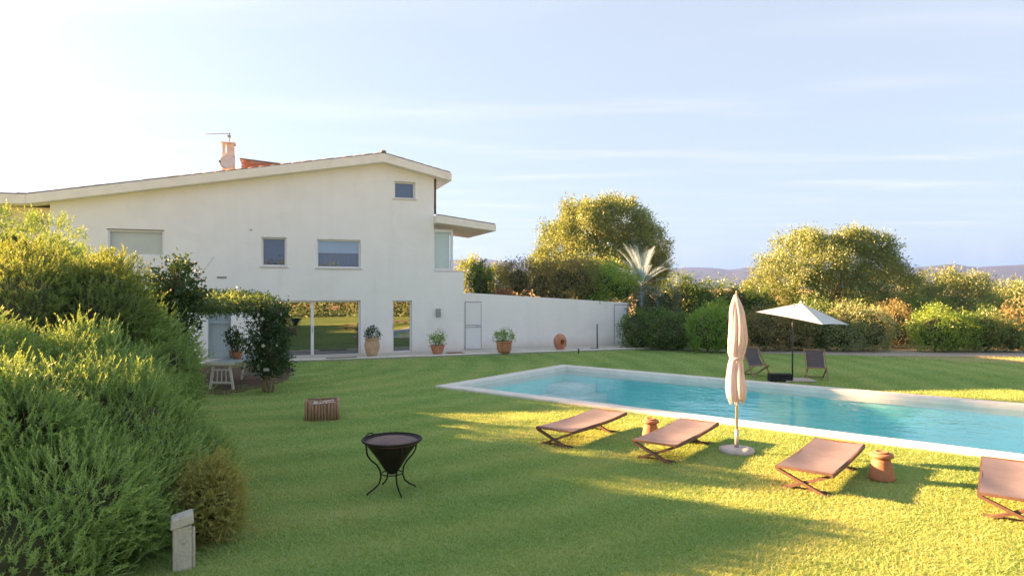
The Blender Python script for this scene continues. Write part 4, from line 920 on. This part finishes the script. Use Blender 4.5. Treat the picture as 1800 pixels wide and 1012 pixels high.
def potted(name, label, loc, prof, potmat, plant, scale=1.0, cat='plant pot', group=None, seed=1, leafsz=(0.07,0.035), n=60, spread=(0.25,0.25,0.25), h=0.25, flowers=0, soil=None):
    t = empty(name, loc, label=label, cat=cat, group=group)
    MB().lathe(prof, 28).build('pot', M[potmat], t)
    rs, zs = soil
    MB().lathe([(0.0, zs), (rs*0.5, zs+0.008), (rs, zs)], 20).build('soil', M['soil'], t)
    if plant:
        r = random.Random(seed)
        mb = MB()
        for k in range(7):
            a_ = r.uniform(0,6.28); mb.tube([(0.02*math.cos(a_),0.02*math.sin(a_),zs-0.02),(spread[0]*0.4*math.cos(a_),spread[1]*0.4*math.sin(a_),zs+h*0.6),(spread[0]*0.8*math.cos(a_),spread[1]*0.8*math.sin(a_),zs+h*1.2)],[0.009,0.007,0.003],5)
        mb.build('stem', M['bark'], t)
        leafy('foliage', [(0,0,zs+h,*spread)], L[plant], t, n, 9, 0.05, leafsz[0], leafsz[1], seed, up=0.7, inner=0.6, lump=0.25, zmin=zs)
        if flowers: leafy('flowers', [(0,0,zs+h*1.05,spread[0]*1.05,spread[1]*1.05,spread[2]*1.1)], L['flower'], t, flowers, 4, 0.02, 0.05, 0.04, seed+9, inner=0.0, zmin=zs+0.05)
    return t
def tpt(x, y, z): 
    q = Matrix.Rotation(math.radians(-3), 3, 'Z') @ Vector((x, y, 0)); return (tbx+q.x, tby+q.y, z)
bowl = lambda r0, r1, h, t=0.02: [(0.0,0.0),(r0,0.0),(r0*1.15+r1*0.1,h*0.3),(r1*0.97,h*0.8),(r1,h*0.86),(r1*1.06,h*0.88),(r1*1.06,h),(r1*0.94,h),(r1*0.90,h*0.85),(r0*0.9,h*0.15),(0.0,h*0.13)]
potted('flower_pot', 'dark red flower pot with dark stems on the trestle table', tpt(0.06,0.75,0.701), bowl(0.09,0.14,0.20), 'terracotta', 'jasmine', seed=71, n=46, spread=(0.20,0.2,0.2), h=0.22, flowers=3, soil=(0.12,0.17), group='pots on the trestle table')
potted('flower_pot', 'pot with pale flowers at the left side of the trestle table', tpt(-0.20,1.05,0.701), bowl(0.07,0.11,0.22), 'stone', 'jasmine', seed=72, n=40, spread=(0.16,0.16,0.28), h=0.34, flowers=26, soil=(0.10,0.19), group='pots on the trestle table')

# pots along the villa
def on_paving(u, v): x, y = ground(u, v, 0.06); return (x, y, 0.061)
PG = 'terracotta pots along the villa'
jarprof = [(0.0,0.0),(0.17,0.0),(0.20,0.08),(0.27,0.28),(0.285,0.42),(0.265,0.55),(0.235,0.62),(0.27,0.635),(0.275,0.68),(0.235,0.685),(0.22,0.62),(0.0,0.60)]
potted('terracotta_jar', 'tall striped terracotta jar with a leafy plant right of the sliding door', on_paving(654,625), jarprof, 'jar', 'jasmine', seed=73, n=70, spread=(0.24,0.24,0.22), h=0.20, flowers=10, soil=(0.22,0.62), group=PG, cat='jar')
potted('terracotta_bowl', 'low terracotta bowl with a green plant right of the narrow glass door', on_paving(769,621), bowl(0.16,0.27,0.34), 'terracotta', 'green', seed=74, n=80, spread=(0.26,0.26,0.28), h=0.26, flowers=12, soil=(0.24,0.29), group=PG)
potted('terracotta_pot', 'ribbed terracotta pot with a spreading plant in front of the garden wall', on_paving(886,619), bowl(0.22,0.31,0.46), 'terracotta', 'green', seed=75, n=100, spread=(0.38,0.3,0.24), h=0.22, flowers=14, soil=(0.28,0.40), group=PG)
sj = empty('tilted_jar', on_paving(985,614), HA, label='oval terracotta jar with its mouth turned to the lawn by the white wall', cat='jar')
pr = [(0.0,0.30),(0.14,0.29),(0.25,0.22),(0.305,0.10),(0.31,0.0),(0.28,-0.10),(0.21,-0.17),(0.15,-0.19),(0.145,-0.22),(0.11,-0.22),(0.10,-0.16),(0.08,-0.02),(0.0,0.0)]
q = MB().lathe(pr, 30); q.v = [(x*0.86, z, y*1.08+0.33) for x, y, z in q.v]; q.build('pot', M['terracotta'], sj)
MB().lathe([(0.0,0.0),(0.15,0.0),(0.16,0.04),(0.12,0.10),(0.0,0.10)], 20).build('foot', M['terracotta'], sj)
def mat_(u, v, w, d, mt, label): 
    x, y = ground(u, v, 0.06); t = MB().box(-w/2, w/2, -d/2, d/2, 0, 0.02).build('door_mat', M[mt], None, bevel=0.006, label=label, cat='door mat'); t.location = (x, y, 0.062); t.rotation_euler = (0,0,HA)
mat_(800, 619.5, 0.65, 0.5, 'mat', 'red brown door mat in front of the left garden wall door'); mat_(600, 628.3, 1.1, 0.5, 'mat_grey', 'grey green door mat in front of the sliding door')
x, y = ground(1050, 611, 0.06)
st = empty('garden_stake', (x, y, 0.058), HA, label='slim dark metal stake leaning by the garden wall near its far door', cat='stake')
MB().tube([(0,0,0),(0.02,0.05,0.5),(0.03,0.08,1.02)], 0.028, 8).build('pole', M['dark_pole'], st); MB().box(-0.30,0.05,-0.06,0.06,0.004,0.022).build('base_plate', M['dark_pole'], st)
x, y = ground(1017, 620, 0.0)
gt = empty('garden_tap', (x, y, 0), HA, label='tiny garden tap standing at the paving edge', cat='tap')
MB().tube([(0,0,-0.05),(0,0,0.22)], 0.03, 8).build('pipe', M['dark_pole'], gt); MB().tube([(0,0,0.2),(0,-0.08,0.2),(0,-0.11,0.15)], 0.018, 8).build('spout', M['steel'], gt); MB().box(-0.05,0.05,-0.015,0.015,0.225,0.25).build('handle', M['blind'], gt)

# ------------------------------------------------------------------ loungers, stools, closed parasol
LA = math.radians(53.0); LG = 'sun loungers on the lawn beside the pool'
def make_lounger():
    t = empty('sun_lounger'); w, l, z = 0.33, 1.93, 0.275
    n, m = 22, 8; V = []; F = []                     # sling cloth, sagging a little between its ends
    for i in range(n+1):
        for j in range(m+1):
            a_, b2 = i/n, j/m; sag = -0.030*math.sin(math.pi*a_)**0.8*(1-0.4*abs(2*b2-1)) - 0.030*math.sin(math.pi*b2)*(0.35+0.65*math.sin(math.pi*a_)) + 0.004*math.sin(9*a_+5*b2)
            V.append((-w+2*w*b2, l*a_, z+sag+0.02*a_*a_+0.016))
    k = len(V); V += [(x, y, zz-0.006) for x, y, zz in V]
    for i in range(n):
        for j in range(m):
            q = i*(m+1)+j; F += [(q, q+1, q+m+2, q+m+1), (k+q, k+q+m+1, k+q+m+2, k+q+1)]
    MB().add(V, F, True).build('sling', M['sling'], t)
    for s in (-1, 1):
        mb = MB(); pts = [(s*(w+0.005), l*i/8, z-0.012-0.030*math.sin(math.pi*i/8)**0.8*0.6+0.02*(i/8)**2) for i in range(9)]
        for p, q in zip(pts, pts[1:]): mb.bar(p, q, 0.03, 0.048)
        mb.build('side_rail', M['wood_dark'], t)
    for yy, zz in ((0.015, z), (l-0.015, z+0.02)): MB().bar((-w-0.01,yy,zz),(w+0.01,yy,zz),0.03,0.03).build('end_rail', M['wood_dark'], t)
    for yy in (0.05, l-0.42):
        for s in (-1, 1):
            MB().bar((s*(w-0.005), yy+0.03*s, z-0.03), (-s*(w-0.03), yy+0.03*s, -0.02), 0.034, 0.05, (0,1,0)).build('leg', M['wood_dark'], t)
        MB().bar((-w+0.03, yy+0.06, 0.012), (w-0.03, yy+0.06, 0.012), 0.03, 0.03).build('foot_rail', M['wood_dark'], t)
    return t
lg = make_lounger()
spots = [(0.68,10.85,'mauve brown sun lounger farthest left, nearest the shaded lawn'), (2.12,9.92,'mauve brown sun lounger between the small stool and the closed pink parasol'),
         (3.71,8.42,'mauve brown sun lounger left of the large terracotta stool'), (5.55,7.28,'mauve brown sun lounger cut off by the right edge of the picture')]
for i, (x, y, lab) in enumerate(spots):
    o = lg if i == 0 else copy_tree(lg)
    o.location = (x, y, 0); o.rotation_euler = (0, 0, LA - math.pi/2 + (0, 0.02, -0.03, 0.01)[i]); prop(o, lab, 'sun lounger', LG)
def stool(loc, label, k=1.0):
    t = empty('terracotta_stool', loc, label=label, cat='stool', group='terracotta stools between the loungers')
    MB().lathe([(0.0,0.0),(0.155,0.0),(0.158,0.03),(0.15,0.06),(0.112,0.24),(0.098,0.275),(0.0,0.275)], 28).build('body', M['terracotta_orange'], t)
    MB().lathe([(0.0,0.276),(0.10,0.276),(0.135,0.292),(0.142,0.315),(0.135,0.335),(0.10,0.342),(0.0,0.342)], 28).build('seat', M['terracotta_orange'], t)
    MB().lathe([(0.0,0.343),(0.085,0.343),(0.088,0.356),(0.07,0.366),(0.062,0.356),(0.0,0.352)], 24).build('rim', M['terracotta_orange'], t)
    t.scale = (k,k,k); return t
stool((2.38, 11.35, 0), 'small terracotta stool behind the second lounger from the left'); stool((5.02, 8.98, 0), 'large orange terracotta stool right of the third lounger from the left', 1.06)

um = empty('closed_parasol', (*ground(1295, 793), 0), label='closed pale pink parasol tied in the middle on a round concrete base', cat='parasol')
MB().lathe([(0.0,-0.02),(0.26,-0.02),(0.275,0.03),(0.26,0.06),(0.16,0.078),(0.0,0.085)], 32, wob=lambda t, i: 1+0.03*math.sin(5*t+1)+0.015*math.sin(11*t)).build('base', M['concrete'], um)
MB().tube([(0,0,0.05),(0,0,2.50)], 0.022, 12).build('pole', M['steel'], um)
MB().tube([(0,0,0.08),(0,0,0.36)], 0.032, 12).build('base_tube', M['steel'], um)
prof = [(0.115,0.80),(0.150,0.86),(0.165,1.00),(0.155,1.20),(0.135,1.38),(0.125,1.47),(0.128,1.50),(0.150,1.58),(0.165,1.75),(0.155,2.00),(0.125,2.22),(0.075,2.40),(0.030,2.49),(0.012,2.50)]
def folds(t, i):
    q = prof[i][1]; tie = 1-math.exp(-((q-1.48)/0.06)**2)*0.8; hem = 1+0.25*max(0, (0.95-q)/0.15)
    a_ = abs(math.sin(3.5*t+0.5*q+0.35*math.sin(2*t+q)))**0.7; return 1 + (0.34*(a_-0.62)+0.06*math.sin(13*t-4*q)+0.05*math.sin(9*q+2*t))*tie*hem*(1 if q < 2.35 else 0.4)
prof = [(r_0*0.80, z_0) for r_0, z_0 in prof]
pq = prof; prof = []
for (ra, za1), (rb, zb1) in zip(pq, pq[1:]): prof += [(ra, za1), ((ra+rb)/2, (za1+zb1)/2)]
prof.append(pq[-1])
cv = MB().lathe(prof, 112, wob=folds); cv.v = [(x+0.018*math.sin(zz*4.1), y+0.012*math.sin(zz*5.7), zz+(0.05*math.sin(4*math.atan2(y,x)) if zz < 0.82 else 0)) for x, y, zz in cv.v]
cv.build('canopy', M['canvas_pink'], um)
MB().lathe([(0.100,1.465),(0.112,1.47),(0.112,1.50),(0.100,1.505)], 40).build('tie_strap', M['canvas_pink'], um)
MB().lathe([(0.0,2.56),(0.016,2.55),(0.02,2.53),(0.012,2.505),(0.03,2.50),(0.0,2.495)], 12).build('finial', M['wood'], um)

# ------------------------------------------------------------------ open parasol, deck chairs and bag across the pool
ox, oy = ground(1393, 668)
op = empty('open_parasol', (ox, oy, 0), label='open white parasol with a tilted square canopy across the pool', cat='parasol')
MB().tube([(0,0,0.0),(0,0,1.15),(0.02,0.03,1.75),(0.10,0.10,2.12)], 0.022, 10).build('pole', M['dark_pole'], op)
MB().box(-0.05,0.05,-0.05,0.05,1.12,1.28).build('crank_box', M['dark_pole'], op, bevel=0.01)
MB().box(-0.30,0.55,-0.3,0.3,0.004,0.05).build('base', M['concrete'], op, bevel=0.01)
def at(u, v, y): return Vector(((u-900)/FPX*y, y, H-(v-505)/FPX*y))
pk = at(1408, 531.5, oy+0.1); cl = at(1329, 547, oy+0.35); cf = at(1446, 569, oy-1.25); crr = at(1493, 570, oy+0.55); cb = cl+crr-cf
ctr = Vector((ox, oy, 0)); cs = [cl, cf, crr, cb]; V = []; F = []; n = 8
for s in range(4):                                   # four sagging gores
    A, B = cs[s], cs[(s+1)%4]; b0 = len(V)
    for i in range(n+1):
        for j in range(n+1):
            e = A.lerp(B, j/n); e = e + (pk-e)*0.03*math.sin(math.pi*j/n); p = pk.lerp(e, i/n); p.z -= 0.05*math.sin(math.pi*i/n)*math.sin(math.pi*j/n); V.append(tuple(p-ctr))
    for i in range(n):
        for j in range(n): q = b0+i*(n+1)+j; F.append((q, q+n+1, q+n+2, q+1))
MB().add(V, F, True).build('canopy', M['canvas_white'], op)
for s in range(4):
    MB().tube([pk-ctr-Vector((0,0,0.03)), cs[s]-ctr-Vector((0,0,0.02))], 0.01, 6).build('rib', M['dark_pole'], op)
MB().lathe([(0.0,0.06),(0.03,0.05),(0.035,0.0),(0.0,0.0)], 10, tuple(pk-ctr)).build('cap', M['canvas_white'], op)

def deck_chair():
    t = empty('deck_chair')
    # faces -y; front edge low, back high
    for s in (-1, 1):
        MB().bar((s*0.30,-0.42,0.0),(s*0.30,0.42,0.98),0.03,0.05,(0,1,0)).build('back_rail', M['wood'], t)
        MB().bar((s*0.26,0.46,0.0),(s*0.26,-0.34,0.42),0.03,0.05,(0,1,0)).build('seat_rail', M['wood'], t)
    MB().bar((-0.32,0.405,0.965),(0.32,0.405,0.965),0.03,0.04).build('cross_bar', M['wood'], t)
    MB().bar((-0.28,-0.34,0.42),(0.28,-0.34,0.42),0.03,0.04).build('cross_bar', M['wood'], t)
    MB().bar((-0.28,0.45,0.02),(0.28,0.45,0.02),0.03,0.04).build('cross_bar', M['wood'], t)
    V=[]; F=[]; n=12
    for i in range(n+1):
        a_=i/n; y=0.41-0.75*a_; z=0.955-0.53*a_-0.24*math.sin(math.pi*a_)**1.1
        for x in (-0.255,0.255): V.append((x,y,z))
    k=len(V); V += [(x,y+0.006,z-0.006) for x,y,z in V]
    for i in range(n): F += [(2*i,2*i+1,2*i+3,2*i+2),(k+2*i,k+2*i+2,k+2*i+3,k+2*i+1)]
    MB().add(V,F,True).build('sling', M['sling_grey'], t)
    return t
dc = deck_chair(); DG = 'deck chairs under the open parasol'
x, y = ground(1437, 666); dc.location = (x, y+0.1, 0); dc.rotation_euler = (0,0,math.radians(-18)); dc.scale = (0.9,0.9,0.84); prop(dc, 'slate grey deck chair right of the open parasol pole', 'deck chair', DG)
d2 = copy_tree(dc); x, y = ground(1331, 661); d2.location = (x, y+0.1, 0); d2.rotation_euler = (0,0,math.radians(12)); prop(d2, 'slate grey deck chair half hidden behind the closed pink parasol', 'deck chair', DG)
x, y = ground(1371, 669); bg = empty('black_cushion_box', (x, y, 0), math.radians(-6), label='low black cushion box at the pool edge under the open parasol', cat='box')
MB().box(-0.30,0.30,-0.16,0.16,-0.01,0.17).build('body', M['black_bag'], bg, bevel=0.02); MB().box(-0.305,0.305,-0.165,0.165,0.173,0.215).build('lid', M['black_bag'], bg, bevel=0.012)

# ------------------------------------------------------------------ fire bowl, stave basket, stone post
fx, fy = ground(689, 862)
fb = empty('fire_bowl', (fx, fy, 0), 0.2, label='dark conical iron fire bowl with flat lid on curled legs on the lawn', cat='fire pit')
zr_ = 0.665
MB().lathe([(0.0,0.225),(0.045,0.228),(0.085,0.27),(0.20,0.45),(0.315,0.605),(0.362,zr_),(0.35,zr_),(0.30,0.61),(0.07,0.28),(0.0,0.26)], 36).build('bowl', M['iron'], fb)
MB().lathe([(0.0,zr_+0.022),(0.12,zr_+0.018),(0.25,zr_+0.002),(0.345,zr_-0.022),(0.352,zr_-0.034),(0.30,zr_-0.034)], 40).build('lid', M['rust_lid'], fb)
rg = [(0.372*math.cos(t_*math.pi/20), 0.372*math.sin(t_*math.pi/20), zr_+0.002) for t_ in range(41)]; MB().tube(rg, 0.014, 6, False).build('rim', M['iron'], fb)
rg = [(0.135*math.cos(t_*math.pi/12), 0.135*math.sin(t_*math.pi/12), 0.235) for t_ in range(25)]; MB().tube(rg, 0.008, 6, False).build('ring', M['iron'], fb)
hd = [(-0.10+0.20*i/8, 0.36, zr_+0.0+0.045*math.sin(math.pi*i/8)) for i in range(9)]
h2 = MB().tube([(x*math.cos(0.9)-y*math.sin(0.9), x*math.sin(0.9)+y*math.cos(0.9), z) for x, y, z in hd], 0.008, 6).build('handle', M['iron'], fb)
for k in range(4):
    a_ = math.radians(20+90*k); pts = [(0.345,0.64),(0.335,0.56),(0.325,0.50),(0.28,0.435),(0.205,0.37),(0.158,0.29),(0.148,0.20),(0.175,0.12),(0.25,0.06),(0.315,0.025),(0.345,-0.015)]
    MB().tube([(r*math.cos(a_), r*math.sin(a_), z) for r, z in pts], 0.011, 7).build('leg', M['iron'], fb)

bx_, by_ = ground(563, 737)
bk = empty('stave_basket', (bx_, by_+0.15, 0), math.radians(14), label='small red brown box of upright rounded staves with a pale liner on the lawn', cat='basket')
sw, sd_, sh = 0.30, 0.21, 0.37
me = None; k = 0
pos = []
nx_ = 11; ny_ = 7
for i in range(nx_): pos += [(-sw+2*sw*i/(nx_-1), -sd_), (-sw+2*sw*i/(nx_-1), sd_)]
for i in range(1, ny_-1): pos += [(-sw, -sd_+2*sd_*i/(ny_-1)), (sw, -sd_+2*sd_*i/(ny_-1))]
for x, y in pos:
    if me is None: o = MB().tube([(0,0,-0.02),(0,0,sh*0.6),(0,0,sh-0.01),(0,0,sh)], [0.028,0.03,0.029,0.02], 8).build('stave', M['stave'], bk); me = o.data
    else: o = bpy.data.objects.new('stave', me); link(o, bk)
    o.location = (x, y, 0); o.scale = (1,1,random.uniform(0.93,1.05)); o.rotation_euler = (random.uniform(-.03,.03), random.uniform(-.03,.03), random.uniform(0,6))
for y in (-sd_, sd_): MB().tube([(-sw,y+(0.03 if y<0 else -0.03),sh+0.0),(sw,y+(0.03 if y<0 else -0.03),sh+0.005)], 0.016, 7).build('rim_pole', M['wood'], bk)
ln = MB().box(-sw+0.035, sw-0.035, -sd_+0.035, sd_-0.035, 0.02, sh-0.06); ln.build('liner', M['ash'], bk, bevel=0.02)
MB().add([(-0.16,-0.19,sh+0.012),(0.22,-0.17,sh+0.02),(0.24,0.02,sh+0.0),(-0.20,0.0,sh-0.02),(-0.16,-0.24,sh-0.04),(0.22,-0.24,sh-0.02)], [(0,1,2,3),(0,4,5,1)]).build('cloth', M['ash'], bk)

sx, sy = ground(321, 996)
sp_ = empty('stone_post', (sx, sy, 0), math.radians(28), label='short weathered white stone post at the foot of the rosemary bush', cat='post')
MB().box(-0.085,0.075,-0.075,0.075,-0.05,0.40).build('shaft', M['stone'], sp_, bevel=0.014)
q = MB().box(-0.105,0.095,-0.095,0.095,0.404,0.50); q.v = [(x*(0.92 if z > 0.45 else 1), y*(0.92 if z > 0.45 else 1), z+0.02*x/0.1) for x, y, z in q.v]; q.build('cap', M['stone'], sp_, bevel=0.016)
MB().box(0.076,0.105,-0.05,0.045,-0.05,0.36).build('side_slab', M['stone'], sp_, bevel=0.01)

# ------------------------------------------------------------------ woods behind the camera (seen in the glass doors)
def wood_belt():
    r = np.random.default_rng(91); Bs = []
    path = np.array([(3.5,-10.5),(10,-6),(17,-1.5),(23,4),(28,10)])
    for i in range(18):
        q = i/17*4; k = min(int(q), 3); p = path[k]+(path[k+1]-path[k])*(q-k)+r.uniform(-0.8,0.8,2); h = r.uniform(1.5,2.6); Bs.append((p[0],p[1],h*0.95,1.7,1.6,h))
    leafy('tree_belt', Bs, L['olive'], None, 2600, 10, 0.28, 0.34, 0.16, 91, kind='stuff', label='belt of sunlit olive trees mirrored in the sliding glass door', cat='woodland')
wood_belt()

# ------------------------------------------------------------------ lawn grass
def grass():
    r = np.random.default_rng(101); P = []; S = []
    for (y0, y1, dens, sc) in ((4.6, 7.5, 5200, 1.0), (7.5, 10.5, 3200, 1.15), (10.5, 14.5, 1500, 1.35), (14.5, 20, 620, 1.7), (20, 27, 260, 2.2)):
        x0, x1 = -0.86*y1-0.5, 0.86*y1+0.5; n = int((x1-x0)*(y1-y0)*dens)
        p = np.stack([r.uniform(x0,x1,n), r.uniform(y0,y1,n)], axis=1); 
        p = p[np.abs(p[:,0]) < 0.86*p[:,1]+0.8]
        P.append(p); S.append(np.full(len(p), sc))
    P = np.concatenate(P); S = np.concatenate(S)
    # keep off the pool, the paving, the soil, the bases
    dx, dy = P[:,0]-P0.x, P[:,1]-P0.y; a_ = dx*E1.x+dy*E1.y; b2 = dx*E2.x+dy*E2.y
    ok = ~((a_ > -0.01) & (a_ < PL) & (b_c(b2)))
    hx_, hy_ = P[:,0]-HF.x, P[:,1]-HF.y; d = hx_*HB.x+hy_*HB.y
    ok &= d < -1.83
    ok &= (P[:,1] < np.interp(P[:,0], [3.2,9,14,40], [28.6,26.6,25.2,24.2]))
    # ragged bare patch by the pergola and around the bushes
    q = np.hypot((P[:,0]+8.6)/2.5, (P[:,1]-19.3)/2.5) + 0.15*np.sin(P[:,0]*5)*np.sin(P[:,1]*4)
    ok &= q > 1.0
    ok &= ~((np.hypot((P[:,0]+5.3)/1.9, (P[:,1]-6.8)/2.2) < 1))
    P, S = P[ok], S[ok]; n = len(P)
    rad = np.hypot(P[:,0]+9.0, P[:,1]-22.0)
    patch = 0.5+0.18*np.sin(P[:,0]*0.9+1.3*np.sin(P[:,1]*0.6))+0.15*np.sin(P[:,1]*1.3+0.7*P[:,0])+0.21*np.sin(rad*5.6+0.6*np.sin(P[:,0]*0.8))
    h = r.uniform(0.010,0.036,n)*(0.8+0.2*S); w = r.uniform(0.003,0.0065,n)*S; th = r.uniform(0,6.283,n); ln = r.uniform(0.5,2.2,n)*h
    c, s = np.cos(th), np.sin(th); la = r.uniform(0,6.283,n)
    z = np.zeros(n)
    v = np.stack([np.stack([P[:,0]-c*w, P[:,1]-s*w, z], 1), np.stack([P[:,0]+c*w, P[:,1]+s*w, z], 1), np.stack([P[:,0]+np.cos(la)*ln, P[:,1]+np.sin(la)*ln, h], 1)], axis=1).reshape(-1,3)
    rnd = np.clip(r.random(n)**1.2*0.62+patch*0.52-0.07, 0, 1)
    np_mesh('lawn_grass', v, np.arange(3*n).reshape(-1,3), L['grass'], None, np.repeat(rnd,3), kind='stuff', label='short mown green and straw coloured grass of the lawn', cat='grass')
def b_c(b2): return (b2 > -0.01) & (b2 < PW+0.01)
grass()

# ------------------------------------------------------------------ evening haze
hm, hnt, hout = new_mat('evening_haze')
pvn = hnt.nodes.new('ShaderNodeVolumePrincipled'); pvn.inputs['Color'].default_value = (0.15, 0.36, 1.0, 1); pvn.inputs['Density'].default_value = 0.00012; pvn.inputs['Anisotropy'].default_value = 0.2
hnt.links.new(pvn.outputs[0], hout.inputs['Volume'])
MB().box(-7300, 7300, -7300, 7300, -4.0, 190.0).build('haze', hm, None, kind='stuff')
